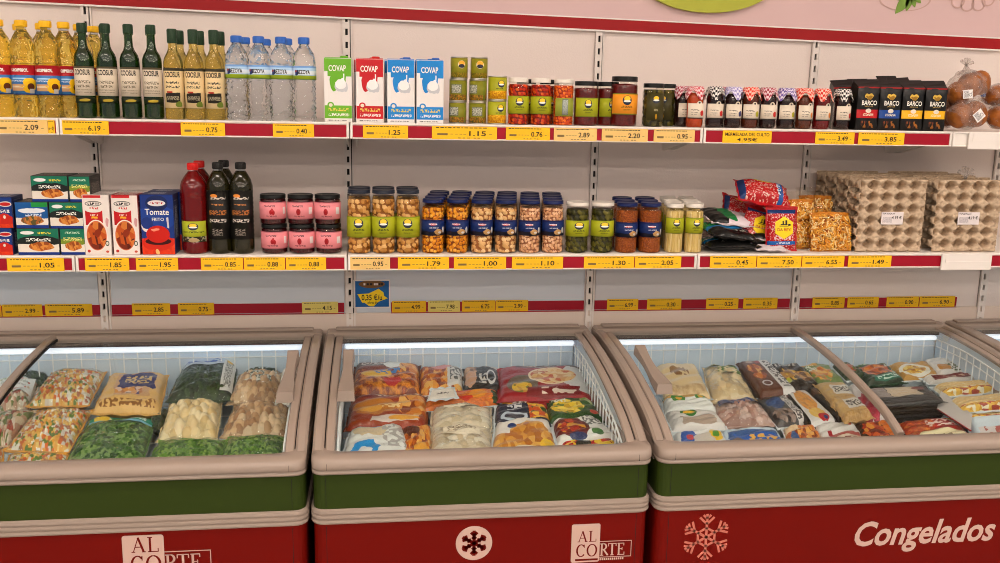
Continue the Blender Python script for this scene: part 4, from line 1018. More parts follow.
# ------------------------------------------------------------------ pillows: sealed bags
def pillow(b, cs, T1, T0, nu, nv, m_top=0, m_bot=0, seed=0, crease=.0, lumps=None, pw=4, mats_pick=None):
    """closed pillow over the quad cs = FL, FR, BR, BL; T1 rise of the top, T0 sag of the underside.
    returns surf(u, v, off) on the top face"""
    cs = [Vector(c) for c in cs]; rr = random.Random(seed); ph = [rr.uniform(0, 6.3) for _ in range(8)]
    U = Vector(cs[1]) - cs[0]; W = Vector(cs[3]) - cs[0]; N = U.cross(W).normalized()
    ce = None
    if lumps:
        n1, n2, amp = lumps; pts = []
        for j in range(-1, n2 + 1):
            for i in range(-1, n1 + 1): pts.append((i + rr.random(), j + rr.random(), rr.random(), rr.uniform(.5, 1.)))
        G = {}
        for p in pts: G.setdefault((math.floor(p[0]), math.floor(p[1])), []).append(p)
        def ce(u, v):
            x, y = u * n1, v * n2; best = (9, 0, 1)
            for i in (-1, 0, 1):
                for j in (-1, 0, 1):
                    for p in G.get((math.floor(x) + i, math.floor(y) + j), ()):
                        d = (p[0] - x) ** 2 + (p[1] - y) ** 2
                        if d < best[0]: best = (d, p[2], p[3])
            return best
    def prof(u, v): return (max(0, 1 - abs(2 * u - 1) ** pw) ** .6) * (max(0, 1 - abs(2 * v - 1) ** pw) ** .6)
    def base(u, v): return (cs[0] * (1 - u) + cs[1] * u) * (1 - v) + (cs[3] * (1 - u) + cs[2] * u) * v
    def wr(u, v):
        e = max(abs(2 * u - 1), abs(2 * v - 1)) ** 3
        return crease * (math.sin(11 * u + 5 * v + ph[0]) * .5 + math.sin(23 * v - 9 * u + ph[1]) * .35 + math.sin(41 * u + 17 * v + ph[2]) * .25 * e + math.sin(7 * u - 31 * v + ph[3]) * .3)
    def surf(u, v, off=0.):
        p = prof(u, v); h = T1 * p + wr(u, v) * min(1, p * 2)
        if ce:
            h += lumps[2] * max(0, 1 - ce(u, v)[0] * 2.6) ** .5 * p
        return base(u, v) + N * (h + off)
    mf = None
    if ce and mats_pick: mf = lambda i, j: mats_pick[int(ce((i + .5) / nu, (j + .5) / nv)[1] * len(mats_pick)) % len(mats_pick)]
    b.grid(surf, nu, nv, m_top, True, mf)
    b.grid(lambda u, v: base(u, v) - N * (T0 * prof(u, v) + .0004), max(6, nu // 3), max(6, nv // 3), m_bot, True, None, True)
    # crimped seam round the edge
    E = []
    for (u, v) in [(i / 10, 0) for i in range(10)] + [(1, i / 10) for i in range(10)] + [(1 - i / 10, 1) for i in range(10)] + [(0, 1 - i / 10) for i in range(10)]:
        o = Vector(base(u, v)); c = Vector(base(.5, .5)); d = (o - c); k = .012 / max(d.length, .02)
        E.append((o, o + d * k * (1 if v in (0, 1) else .45) + N * .003 * math.sin(19 * (u + v) + ph[4])))
    i0 = len(b.v); n = len(E)
    for o, q in E: b.v += [tuple(o + N * .0006), tuple(q + N * .0006), tuple(q - N * .0006), tuple(o - N * .0006)]
    for i in range(n):
        a = i0 + 4 * i; c = i0 + 4 * ((i + 1) % n)
        for k in range(3): b.face((a + k, c + k, c + k + 1, a + k + 1), m_bot)
    return surf, base, N
def centre(cs): 
    c = Vector((0, 0, 0))
    for p in cs: c += Vector(p) / len(cs)
    return c

# ---- bread bags on the upper shelf
M_crust = mat('bread_crust', ('n', 16, [(66, 30, 8), (172, 100, 38), (126, 66, 22)]), .45, bump=('n', 22, .012), coat=.2, coords='Object')
M_bag = film('bread_bag_film', (248, 246, 244), 1.5, .16, .1, (240, 232, 226), bump=(70, .02))
M_stick = mat('white_sticker', (232, 228, 224), .5, layers=[('t', .12, .1, .6, .9, (90, 86, 90), 0, 24), ('e', .76, .4, .16, .2, (60, 60, 64)), ('e', .76, .4, .12, .15, (226, 222, 218))])
def bread_bag(px, py, Y, rx, ry, rz_, rolls, label, sticker=None, tie=None, clip=False):
    c = at(px, py, Y); t = thing('bread_bag', label, 'bread bag', c, 0, 'bread bags on the upper shelf')
    for (dx, dy, dz, a, bb, cc, rot) in rolls:
        a *= 1.14; bb *= 1.1; cc *= 1.12; b = MB(); b.ball((0, 0, 0), (a, bb, cc), 18, 12)
        b.v = [(x * (1 + .06 * math.sin(9 * y / .03 + x * 40)), y, z * (1 + .05 * math.sin(60 * x))) for x, y, z in b.v]
        o = b.build('bread_roll', M_crust, t, (dx, dy, dz)); o.rotation_euler = (0, rot, 0)
    b = MB(); rr = random.Random(int(px)); ph = rr.uniform(0, 6)
    b.ball((0, 0, 0), (rx, ry, rz_), 28, 18)
    V = []
    for x, y, z in b.v:
        k = 1 + .05 * math.sin(7 * x / rx + 5 * z / rz_ + ph) + .03 * math.sin(15 * z / rz_ + 9 * x / rx)
        V.append((x * k, y * k, max(z * k, -rz_ * .97)))
    b.v = V
    if tie:
        P = [(tie[0] * .6, 0, rz_ * .82), (tie[0] * .85, 0, rz_ * .98), (tie[0], 0, rz_ + .012)]
        b.tube(P, [.03, .012, .004], 8)
        for a in (-.9, -.2, .6, 1.1): b.tube([P[2], (P[2][0] + .024 * math.sin(a), .006 * math.sin(3 * a), P[2][2] + .022 * math.cos(a))], [.003, .006], 6)
    b.build('bag_film', M_bag, t)
    if sticker:
        sx, sz, w, h, rot = sticker; f = lambda x, y, k: (sx + x * math.cos(rot) - y * math.sin(rot), -ry * math.sqrt(max(.05, 1 - (sx / rx) ** 2 - (sz / rz_) ** 2)) * 1.04 - .002 - .0006 * k, sz + x * math.sin(rot) + y * math.cos(rot))
        b = MB(); q = [(-w / 2, -h / 2), (w / 2, -h / 2), (w / 2, h / 2), (-w / 2, h / 2)]
        b.quad(*[f(x, y, 1) for x, y in q]); b.quad(*[f(x, y, 0) for x, y in q][::-1]); 
        b.build('sticker', M_stick, t)
    if clip:
        b = MB(); b.box(-rx * 1.1, -.012, .0, -rx * .94, .004, .011, ch=.002); b.build('bag_clip', mat('clip_blue', (36, 104, 190), .4), t)
    return t
zb = at(965, 131, YP).z
bread_bag(966, 114.5, YP + .05, .058, .05, .0475, [(-.022, 0, -.004, .034, .038, .034, .2), (.026, 0, .0, .034, .038, .036, -.3)], 'bread bag with a tilted white sticker lying in front on the shelf', (.008, -.002, .032, .03, .72))
bread_bag(1003, 116, YP + .05, .05, .05, .042, [(-.014, -.004, -.004, .034, .036, .032, .3), (.03, .004, 0, .03, .036, .032, .1)], 'bread bag cut by the right edge, lowest at the shelf end')
bread_bag(946, 110, YP + .14, .04, .045, .06, [(0, 0, -.018, .032, .034, .03, .1), (-.002, 0, .026, .03, .034, .028, .2)], 'bread bag squeezed in just right of the coffee bags')
bread_bag(1000, 97, YP + .13, .06, .05, .042, [(-.012, -.006, .004, .042, .036, .03, -.15), (.04, 0, .0, .03, .036, .03, .1)], 'bread bag with a blue clip lying on the lower bags at the right', clip=True)
bread_bag(967, 89, YP + .085, .062, .05, .06, [(-.03, 0, -.018, .026, .034, .036, -.35), (.004, -.006, .012, .032, .036, .036, .3), (.044, .006, .02, .026, .034, .034, -.1)], 'tied bread bag on top of the pile, knot pointing up', (-.026, -.016, .032, .026, .1), (-.012,))

# ---- boxes on the lower shelf
def foodbox(label, group, w, h, d, m, ms, cat='carton', texts=()):
    t = thing('food_carton', label, cat, (0, 0, 0), 0, group)
    b = MB(); b.box(-w / 2, 0, 0, w / 2, d, h, 1, .0008, 0); mm = [m, ms]
    for (s, th, x, z, mt, tw, bold) in texts:
        if mt not in mm: mm.append(mt)
        b.text(s, th, x * w, z * h, lambda u, v: (u, -.0005, v), mm.index(mt), bold, width=tw * w)
    b.build('carton_body', mm, t)
    b = MB(); b.box(w / 2 - .0002, .003, h * .12, w / 2 + .0006, d - .003, h * .88); b.build('end_flap', ms, t)
    return t
NUG = ('v', 7, [(196, 112, 40), (170, 84, 26), (214, 138, 60), (150, 70, 24)], 1.6, 1)
M_crq = mat('croquette_print', (20, 112, 84), .4, layers=[('e', .5, .38, .62, .36, (24, 30, 28), .1), ('r', 0, .08, 1, .42, (232, 222, 208), .12), ('e', .56, .32, .32, .17, NUG, .14), ('r', 0, 0, 1, .1, (22, 52, 130)), ('t', .2, .52, .82, .64, (232, 232, 224), 0, 20), ('e', .24, .85, .17, .07, (232, 230, 226)), ('t', .5, .8, .82, .88, (226, 210, 60), 0, 24)])
M_crq2 = mat('croquette_print_lime', (20, 112, 84), .4, layers=[('r', 0, .3, 1, .62, (120, 140, 40), .1), ('r', 0, .08, 1, .42, (236, 226, 212), .12), ('e', .52, .34, .36, .18, NUG, .14), ('r', 0, 0, 1, .1, (22, 52, 130)), ('t', .12, .55, .88, .68, (226, 226, 130), 0, 18), ('t', .2, .82, .82, .9, (190, 220, 190), 0, 24)])
M_crq3 = mat('croquette_print_blue', (20, 84, 150), .4, layers=[('r', .5, .82, 1, 1, (30, 140, 60), .05), ('e', .5, .68, .42, .1, (226, 230, 236), .06), ('r', 0, .1, 1, .4, (226, 216, 204), .12), ('e', .5, .3, .36, .18, ('v', 8, [(160, 90, 40), (90, 80, 40), (190, 120, 50)], 1.6, 1), .14), ('r', 0, 0, 1, .12, (22, 52, 130)), ('t', .3, .46, .8, .56, (210, 220, 236), 0, 20)])
M_sg = mat('carton_side_dark', (56, 52, 50), .5, layers=[('t', .1, .2, .9, .8, (120, 110, 100), 0, 24)])
def bx(px0, px1, ypx): a = gx(px0, ypx, YP); c = gx(px1, ypx, YP); return (a + c) / 2, c - a
def crq(px0, px1, py0, py1, z, m, dy, label):
    x, w = bx(px0, px1, (py0 + py1) / 2); h = at(px0, py0, YP).z - at(px0, py1, YP).z
    foodbox(label, 'croquette cartons', w - .002, h, .1, m, M_sg, 'food carton').location = (x, YP + dy, z)
    return z + h
za = crq(17, 59.4, 227.7, 254.2, Z2, M_crq, 0, 'green croquette carton at the bottom left of the carton pile'); zc = crq(60, 85.2, 227.9, 254, Z2, M_crq2, 0, 'lime-banded croquette carton at the bottom right of the pile')
z3 = crq(14.3, 48, 201, 227.4, za, M_crq3, .004, 'blue croquette carton at the middle left of the pile'); z4 = crq(48.6, 82.8, 201.2, 227.6, zc, M_crq, .004, 'green croquette carton at the middle right of the pile')
crq(29, 66.6, 173.4, 199.6, max(z3, z4), M_crq, .012, 'green croquette carton at the top left of the pile'); crq(67, 89, 173.4, 199.2, max(z3, z4), M_crq2, .012, 'lime-banded croquette carton at the top right of the pile')
RED_T = ('n', 4, [(200, 34, 16), (222, 62, 24), (170, 20, 10)])
M_tb = mat('tomato_box_print', (24, 52, 120), .35, layers=[('e', .6, .24, .5, .22, (200, 36, 20), .1), ('r', .0, .0, 1, .12, RED_T), ('e', .62, .36, .06, .06, (230, 220, 206)), ('t', .2, .5, .9, .6, (226, 226, 226), 0, 22), ('e', .7, .78, .3, .09, (220, 214, 210)), ('e', .7, .78, .26, .06, (190, 30, 30))])
M_nv = mat('carton_side_navy', (22, 36, 84), .4, layers=[('t', .2, .2, .7, .9, (170, 170, 180), 0, 30)])
zt = Z2
for i, (y0, y1) in enumerate(((227, 254), (195, 226))):
    x, w = bx(-8, 13.5, y1); h = at(5, y0, YP).z - at(5, y1, YP).z
    foodbox('%s blue tomato carton at the left end of the lower shelf' % ('lower', 'upper')[i], 'blue tomato cartons', w, h, .085, M_tb, M_nv, 'food carton').location = (x, YP, zt); zt += h
STEW = ('v', 6, [(140, 44, 14), (190, 80, 24), (90, 28, 10), (210, 120, 50), (120, 40, 16)], 1, 1.6)
M_st = mat('stew_print', (232, 222, 214), .35, layers=[('r', .08, .5, .74, .76, (190, 24, 30)), ('r', .08, .76, .74, .97, (232, 222, 214)), ('r', .02, .955, .7, 1, (196, 34, 40)), ('e', .41, .86, .32, .045, (90, 84, 80)), ('e', .41, .86, .29, .032, (222, 212, 204)), ('t', .2, .84, .62, .88, (50, 46, 44), 0, 24), ('e', .41, .76, .33, .05, (232, 222, 214)), ('t', .25, .765, .6, .8, (196, 40, 40), 0, 20), ('t', .28, .655, .56, .68, (240, 220, 200), 0, 26), ('r', .32, .61, .54, .645, (240, 170, 40), .05),
        ('e', .47, .32, .42, .27, (236, 226, 214)), ('e', .47, .32, .385, .25, (214, 110, 70)), ('e', .47, .32, .355, .235, STEW), ('e', .86, .19, .075, .045, (70, 74, 60)), ('e', .86, .19, .045, .028, (220, 216, 200)), ('e', .14, .06, .06, .025, (200, 50, 40)), ('e', .85, .05, .06, .02, (206, 80, 60)), ('e', .9, .55, .07, .07, (206, 150, 150), .1)])
M_ss = mat('stew_side', (214, 204, 196), .4, layers=[('t', .1, .1, .9, .9, (160, 150, 146), 0, 26)]); M_ss2 = mat('stew_side_red', (140, 24, 26), .4, layers=[('t', .1, .1, .9, .9, (214, 190, 180), 0, 26)])
for i, (p0, p1) in enumerate(((85.5, 112), (114, 140.5))):
    x, w = bx(p0, p1, 254); h = at(100, 195, YP).z - Z2
    foodbox('red and white stew carton, %s' % ('left one, beside the croquette cartons', 'right one, beside the blue tomato carton')[i], 'red and white stew cartons', w, h, .07, M_st, (M_ss, M_ss2)[i], 'food carton').location = (x, YP, Z2)
    foodbox('red and white stew carton standing behind the %s front one' % ('left', 'right')[i], 'red and white stew cartons', w, h, .07, M_st, M_ss, 'food carton').location = (x + .004, YP + .076, Z2)
x, w = bx(142.5, 175.5, 253); h = at(160, 194.5, YP).z - Z2
M_fr = mat('tomato_carton_print', (24, 50, 122), .35, layers=[('e', .5, .62, .62, .2, (26, 62, 144), .05), ('e', .5, .86, .34, .13, (20, 34, 84)), ('e', .5, .86, .27, .05, (220, 214, 214)), ('t', .3, .845, .7, .875, (180, 40, 40), 0, 22), ('e', .16, .48, .16, .1, (226, 210, 206), .06), ('e', .18, .53, .18, .1, (24, 50, 122), .05), ('r', .78, .46, .84, .62, (214, 206, 206), .1),
       ('r', 0, 0, 1, .27, RED_T), ('e', .5, .2, .5, .13, (206, 38, 18), .1), ('e', .5, .22, .4, .06, (60, 10, 10)), ('e', .5, .34, .36, .145, (198, 28, 14)), ('e', .42, .42, .13, .022, (236, 140, 110), .06), ('e', .46, .05, .06, .05, (236, 190, 120), .1)])
foodbox('dark blue tomato carton with a red tomato sauce picture', 'blue tomato cartons', w, h, .07, M_fr, M_nv, 'food carton', [('Tomate', .017, 0, .715, M_txw, .72, .012), ('FRITO', .009, .02, .59, M_txw, .36, .01)]).location = (x, YP, Z2)
foodbox('dark blue tomato carton standing behind the front one', 'blue tomato cartons', w, h, .07, M_fr, M_nv, 'food carton').location = (x + .004, YP + .076, Z2)

# ---- plastic bottles, lower shelf
M_rv = mat('red_vinegar', (120, 14, 14), .06, trans=.3, ior=1.3, coat=.6)
P = [(.034, 0), (.0375, .006), (.0385, .03), (.037, .034), (.037, .1), (.0385, .104)]
z = .112
while z < .17: P += [(.0385, z), (.0372, z + .005)]; z += .0105
P += [(.0388, .175), (.0392, .19), (.038, .205), (.034, .218), (.025, .233), (.0165, .244), (.014, .248)]
M_lab_rv = mat('label_lime_tall', (170, 176, 40), .4, layers=emblem(.5, .74, .065, .17, 0) + [('t', .36, .44, .64, .52, (40, 50, 20), 0, 46), ('r', 0, 0, 1, .26, ('v', 12, [(40, 50, 24), (60, 40, 30), (200, 190, 160), (30, 60, 30)], 3, 1), .08), ('e', .5, .1, .07, .1, (220, 190, 140), .1)])
rv = Proto(bottle('vinegar_bottle', '', 'vinegar bottle', 'red vinegar bottles', P, M_rv, (.0155, .251, .272), M_cap_r, [(.037, .1, .0376, M_lab_rv, 1.1, [])], ([(.014, .246), (.0135, .252), (.012, .254)], M_pet)), .96, .937)
rv.put((gx(196.5, 253, YP + .04), YP + .04, Z2), 'deep red vinegar bottle with red cap and lime label, in front'); rv.put((gx(200.5, 200, YP + .125), YP + .125, Z2), 'deep red vinegar bottle standing behind the front one')
M_do = mat('dark_oil', (40, 36, 10), .05, trans=.35, ior=1.3, coat=.6)
P = [(.03, 0), (.0335, .006), (.0345, .02), (.0345, .05)]
z = .055
while z < .18: P += [(.0348, z), (.0338, z + .007)]; z += .014
P += [(.0348, .19), (.034, .205), (.029, .224), (.019, .242), (.0145, .249)]
M_lab_do = mat('label_black', (20, 19, 16), .4, layers=[('e', .46, .9, .05, .03, (214, 130, 50), .08), ('t', .4, .82, .62, .87, (190, 180, 170), 0, 34), ('t', .42, .7, .58, .73, (190, 120, 50), 0, 50), ('t', .38, .5, .62, .6, (170, 100, 40), 0, 40), ('t', .38, .35, .62, .42, (210, 200, 190), 0, 44), ('t', .42, .08, .56, .22, (150, 140, 130), 0, 40)])
do = Proto(bottle('oil_bottle', '', 'oil bottle', 'black-labelled oil bottles', P, M_do, (.0155, .254, .274), M_cap_k, [(.045, .192, .0351, M_lab_do, 1.25, [])], ([(.0145, .247), (.014, .254), (.012, .256)], M_pet)), .95, .94)
for i, px in enumerate((221, 243.5)):
    do.put((gx(px, 253, YP + .037), YP + .037, Z2), 'dark oil bottle with black label and black cap, %s one in front' % ('left', 'right')[i])
do.put((gx(225, 200, YP + .115), YP + .115, Z2), 'dark oil bottle standing behind the left black-labelled one')

# ---- pink-labelled jars, two high
F_pk = mat('food_beet', (58, 8, 12), .25, coat=.6)
M_lab_pk = mat('label_pink', (232, 140, 146), .4, layers=[('t', .3, .72, .58, .82, (90, 40, 50), 0, 28), ('t', .34, .14, .62, .22, (120, 40, 50), 0, 36), ('e', .47, .42, .04, .14, (170, 20, 30)), ('e', .53, .4, .04, .14, (170, 20, 30)), ('e', .5, .55, .03, .1, (190, 40, 50)), ('r', .8, .3, .9, .7, (220, 214, 210)), ('r', 0, 0, 1, .05, (190, 100, 110)), ('r', 0, .95, 1, 1, (190, 100, 110))])
M_lab_pk2 = mat('label_pink_round', (232, 140, 146), .4, layers=[('t', .3, .72, .58, .82, (60, 30, 40), 0, 28), ('t', .34, .14, .62, .22, (120, 40, 50), 0, 36), ('e', .46, .44, .055, .19, (160, 20, 30)), ('r', .74, .3, .86, .7, (220, 214, 210)), ('r', 0, 0, 1, .05, (190, 100, 110)), ('r', 0, .95, 1, 1, (190, 100, 110))])
pk = [Proto(jar('pickle_jar', 'jar', 'pink-labelled jars', .0372, .0843, F_pk, M_lid_k, [(.18, .76, m, 1.45, [])], .93, lid_h=.011, sh=.88)) for m in (M_lab_pk, M_lab_pk2)]
for i, px in enumerate((275, 302.3, 329)):
    x = gx(px, 253, YP + .04); n = ('left', 'middle', 'right')[i]; q = pk[0 if i == 0 else 1]
    q.put((x, YP + .04, Z2), 'pink-labelled dark jar, bottom of the %s pair' % n, group='pink-labelled jars'); q.put((x - .002, YP + .041, Z2 + .0845), 'pink-labelled dark jar, top of the %s pair' % n, .02, 'pink-labelled jars')

# ---- legume jars
F_bean = (pal('judion', [(214, 160, 90), (198, 138, 66), (224, 178, 114), (186, 128, 60)]), 12, 11, .006, .15, mat('bean_gap_shade', (140, 84, 26), .3)); F_chick = (pal('chickpea', [(228, 148, 30), (212, 126, 18), (238, 168, 60)]), 17, 12, .0055, .0, mat('chickpea_brine', (136, 66, 6), .3))  # dark last colour of each set is painted gap shade
F_wb = (pal('white_bean', [(226, 178, 120), (212, 160, 100), (236, 198, 146)]), 12, 11, .006, .1, mat('white_bean_gap_shade', (150, 92, 44), .3)); F_sb = (pal('small_bean', [(222, 168, 126), (234, 188, 150), (208, 152, 108)]), 19, 14, .0045, .1, mat('small_bean_gap_shade', (150, 92, 60), .3))
F_gb = (pal('green_bean', [(78, 74, 16), (60, 58, 12), (98, 92, 30)]), 14, 8, .005, .5, mat('green_brine', (36, 34, 8), .3)); F_len = food('lentil', [(150, 70, 18), (176, 92, 28), (128, 56, 12)], 30, 3, .0025)
F_asp = mat('food_asparagus', ('v', 9, [(220, 192, 124), (206, 174, 100), (228, 206, 146)], 3.4, .3), .35, bump=('v', 9, .004, 3.4, .3), coat=.25)
M_lab_nv = mat('label_navy', (18, 40, 96), .4, layers=[('r', .0, .0, 1, .26, (20, 22, 40), .1), ('e', .62, .24, .12, .17, (206, 160, 100), .1), ('e', .66, .2, .05, .07, (230, 226, 220)), ('e', .46, .72, .11, .07, (190, 60, 50)), ('t', .34, .68, .58, .78, (226, 222, 226), 0, 34), ('t', .36, .46, .62, .53, (206, 210, 226), 0, 46), ('r', .0, .9, 1, 1, (18, 30, 80), .1), ('e', .8, .35, .05, .2, (214, 210, 206))])
def rows(proto, pxs, r, names, n, h, what, pyb=253, ex=0):
    for i, px in enumerate(pxs):
        for k in range(n):
            Y = YP + r + k * (2 * r + .004)
            x = gx(px, pyb, YP + r) + k * ex
            w = names[i] + ('' if k == 0 else (', second row' if k == 1 else ', third row'))
            proto.put((x, Y, Z2), '%s, %s' % (what, w if k else w + ', in front'), random.uniform(-.08, .08))
tb = Proto(jar('bean_jar', 'jar', 'tall bean jars', .0345, .184, F_bean, M_lid_s, [(.26, .59, M_lab_lime, 1.4, [])], .9, lid_h=.0105, sh=.86))
rows(tb, (359.5, 383.8, 408), .0355, ('next to the upright', 'middle of three', 'beside the chickpeas'), 2, .184, 'tall bean jar with lime label')
ck = Proto(jar('chickpea_jar', 'jar', 'navy-labelled legume jars', .0335, .158, F_chick, M_lid_n, [(.34, .63, M_lab_nv, 1.5, [])], .88, lid_h=.0105, sh=.87))
rows(ck, (432.8, 456.8), .0345, ('left one', 'right one'), 4, .158, 'yellow chickpea jar with navy label') if False else None
def rows3(proto, pxs, r, what, names, n):
    for i, px in enumerate(pxs):
        for k in range(n):
            Y = YP + r + k * (2 * r + .003)
            proto.put((gx(px, 253, YP + r) + .011 * k, Y, Z2), '%s, %s%s' % (what, names[i], (' in front', ', second row', ', third row', ', last row')[k]), random.uniform(-.08, .08))
rows3(ck, (432.8, 456.8), .0345, 'chickpea jar with navy label', ('left one', 'right one'), 4)
wb = Proto(jar('bean_jar', 'jar', 'navy-labelled legume jars', .0335, .157, F_wb, M_lid_n, [(.34, .63, M_lab_nv, 1.5, [])], .88, lid_h=.0105, sh=.87))
rows3(wb, (481.2, 505), .0345, 'big white bean jar with navy label', ('left one', 'right one'), 4)
sb = Proto(jar('bean_jar', 'jar', 'navy-labelled legume jars', .0325, .156, F_sb, M_lid_n, [(.34, .63, M_lab_nv, 1.5, [])], .88, lid_h=.0105, sh=.87))
rows3(sb, (528.8, 551.8), .0338, 'small pale bean jar with navy label', ('left one', 'right one'), 4)
gb = Proto(jar('green_bean_jar', 'jar', 'green bean jars', .0348, .151, F_gb, M_lid_w, [(.33, .65, M_lab_lime, 1.5, [])], .92, lid_h=.0105, sh=.87))
gb.put((gx(576, 253, YP + .036), YP + .036, Z2), 'green bean jar with white lid and lime label, left one'); gb.put((gx(601, 252, YP + .036), YP + .036, Z2), 'green bean jar with white lid and lime label, right one')
ln = Proto(jar('lentil_jar', 'jar', 'lentil jars', .0338, .15, F_len, M_lid_n, [(.32, .62, M_lab_nv, 1.5, [])], .88, lid_h=.0105, sh=.87))
rows3(ln, (625, 648.6), .035, 'brown lentil jar with navy label', ('left one', 'right one'), 3)
asp = Proto(jar('asparagus_jar', 'jar', 'asparagus jars', .0278, .149, F_asp, M_lid_w, [(.4, .72, M_lab_lime, 1.35, [])], .9, lid_h=.012, sh=.88))
rows3(asp, (672.6, 692), .0288, 'asparagus jar with white lid and lime label', ('left one', 'right one'), 4)

# ---- bags on the lower shelf
def shelf_bag(name, label, cat, group, W, H, T, m, mb, loc, rot, texts=(), crease=.003, T0=None):
    t = thing(name, label, cat, loc, 0, group); t.rotation_euler = rot
    b = MB(); s, base, N = pillow(b, [(-W / 2, -H / 2, 0), (W / 2, -H / 2, 0), (W / 2, H / 2, 0), (-W / 2, H / 2, 0)], T, T if T0 is None else T0, 22, 26, 0, 1, hash(label) % 97 if False else len(label), crease)
    mm = [m, mb]
    b.build('bag_body', mm, t)
    if texts:
        b = MB(); ms = []
        for (st, h, u, v, mt, w, bold) in texts:
            if mt not in ms: ms.append(mt)
            b.text(st, h, 0, 0, lambda x, y: s(u + x / W, v + y / H, .001), ms.index(mt), bold, width=w)
        b.build('lettering', ms, t)
    return t
M_riceK = mat('rice_bag_black', (20, 20, 19), .25, coat=.3, layers=[('r', 0, .62, 1, 1, (222, 206, 214), .12), ('r', 0, .5, .42, .78, (24, 124, 62), .14), ('r', .0, .36, 1, .5, (30, 120, 180), .16), ('t', .3, .2, .8, .27, (120, 120, 110), 0, 20)])
M_riceW = mat('rice_bag_white', (226, 212, 218), .3, coat=.2, layers=[('r', 0, 0, 1, .22, (24, 22, 22), .1), ('r', 0, .2, 1, .3, (110, 176, 60), .14), ('t', .3, .7, .8, .8, (110, 110, 150), 0, 20)])
M_riceG = mat('rice_bag_green', (222, 208, 214), .3, coat=.2, layers=[('r', 0, 0, .34, 1, (22, 22, 22), .1), ('r', .3, .1, .52, 1, (26, 128, 66), .14), ('t', .62, .6, .9, .76, (110, 110, 170), 0, 18)])
M_bk = mat('bag_back_black', (24, 23, 22), .3, coat=.2); M_bw = mat('bag_back_white', (216, 204, 206), .35, coat=.2)
q = lambda px, py, Y: at(px, py, Y)
GB = 'black and white rice bags'
c = q(727, 252, YP + .08)
shelf_bag('rice_bag', 'black rice bag lying at the bottom front of the rice pile', 'rice bag', GB, .155, .14, .017, M_riceK, M_bk, (q(725, 247, YP + .075).x, YP + .075, Z2 + .0185), (.0, 0, .05), T0=.017)
shelf_bag('rice_bag', 'white rice bag with a green stripe lying at the bottom right of the rice pile', 'rice bag', GB, .13, .14, .014, M_riceW, M_bw, (q(757, 247, YP + .10).x, YP + .10, Z2 + .016), (.08, .04, -.15), T0=.013)
shelf_bag('rice_bag', 'crumpled white bag end poking out under the striped rice bag', 'rice bag', GB, .09, .05, .008, M_bw, M_bw, (q(770, 249, YP + .02).x, YP + .022, Z2 + .010), (0, .03, -.06), (), .004, .007)
shelf_bag('rice_bag', 'black rice bag with a blue stripe, second in the rice pile', 'rice bag', GB, .15, .13, .02, M_riceK, M_bk, (q(727, 232, YP + .075).x, YP + .078, Z2 + .053), (.14, .12, .12), T0=.016)
shelf_bag('rice_bag', 'white rice bag with striped end, right middle of the rice pile', 'rice bag', GB, .12, .13, .015, M_riceW, M_bw, (q(752, 234, YP + .11).x, YP + .125, Z2 + .0465), (.12, .12, -.25), T0=.012)
shelf_bag('rice_bag', 'green and white rice bag lying on top of the rice pile', 'rice bag', GB, .165, .13, .018, M_riceG, M_bw, (q(730, 218, YP + .13).x, YP + .14, Z2 + .089), (.2, .1, .1), T0=.016)
DOT = ('v', 44, [(186, 20, 26), (186, 20, 26), (170, 14, 22), (178, 18, 24), (220, 180, 170), (186, 20, 26)])
M_rr = mat('red_rice_print', DOT, .25, coat=.35, layers=[('r', 0, .9, 1, 1, (26, 56, 110), .02), ('r', 0, .11, 1, .2, (30, 96, 170), .05), ('t', .25, .13, .75, .18, (190, 210, 230), 0, 22), ('t', .18, .24, .82, .34, (226, 190, 190), 0, 16)])
M_rb = mat('red_rice_back', DOT, .25, coat=.35, layers=[('r', .74, 0, .84, 1, (30, 80, 150), .05), ('r', 0, 0, .09, 1, (30, 56, 110), .03), ('e', .45, .86, .2, .14, (236, 206, 40)), ('t', .72, .2, .8, .9, (200, 210, 220), 16)])
M_rs = mat('red_rice_foil', (178, 18, 24), .3, coat=.3)
M_hex = mat('hexagon_yellow', (242, 210, 30), .35)
def red_bag(label, loc, rot, W=.092, H=.122, front=True, T=.02):
    t = shelf_bag('rice_bag', label, 'rice bag', 'red rice bags', W, H, T, M_rr if front else M_rb, M_rs, loc, rot, (), .002)
    if front:
        b = MB(); ww, hh = .028, .035
        cs = [Vector((-W / 2, -H / 2, 0)), None, None, None]
        def surf(x, y): 
            u, v = .5 + x / W, .54 + y / H
            p = (max(0, 1 - abs(2 * u - 1) ** 4) ** .6) * (max(0, 1 - abs(2 * v - 1) ** 4) ** .6); return (x, y + .005, .02 * p + .0032)
        for ring_r0, ring_r1, m in ((0, 1, 0),):
            n = 6; P = [(1.06 * ww * math.cos(PI / 2 + k * PI / 3) * 1.1, hh * math.sin(PI / 2 + k * PI / 3)) for k in range(n)]
            for k in range(n):
                a, e = P[k], P[(k + 1) % n]
                for s in range(4):
                    k0, k1 = s / 4, (s + 1) / 4
                    b.quad(surf(a[0] * k0, a[1] * k0), surf(a[0] * k1, a[1] * k1), surf(e[0] * k1, e[1] * k1), surf(e[0] * k0, e[1] * k0), 0)
        up = lambda x, y: tuple(Vector(surf(x, y)) + Vector((0, 0, .0006)))
        b.text('DA REYI', .0085, 0, -.006, up, 1, .015, width=.044)
        for x, y, w, h in ((-.012, .008, .022, .003), (-.006, .011, .004, .01), (.003, .011, .006, .012), (.012, .006, .008, .006), (-.016, .004, .03, .002)): b.quad(up(x, y), up(x + w, y), up(x + w, y + h), up(x, y + h), 2)
        b.build('hexagon_badge', [M_hex, M_txr, M_txk], t)
    return t
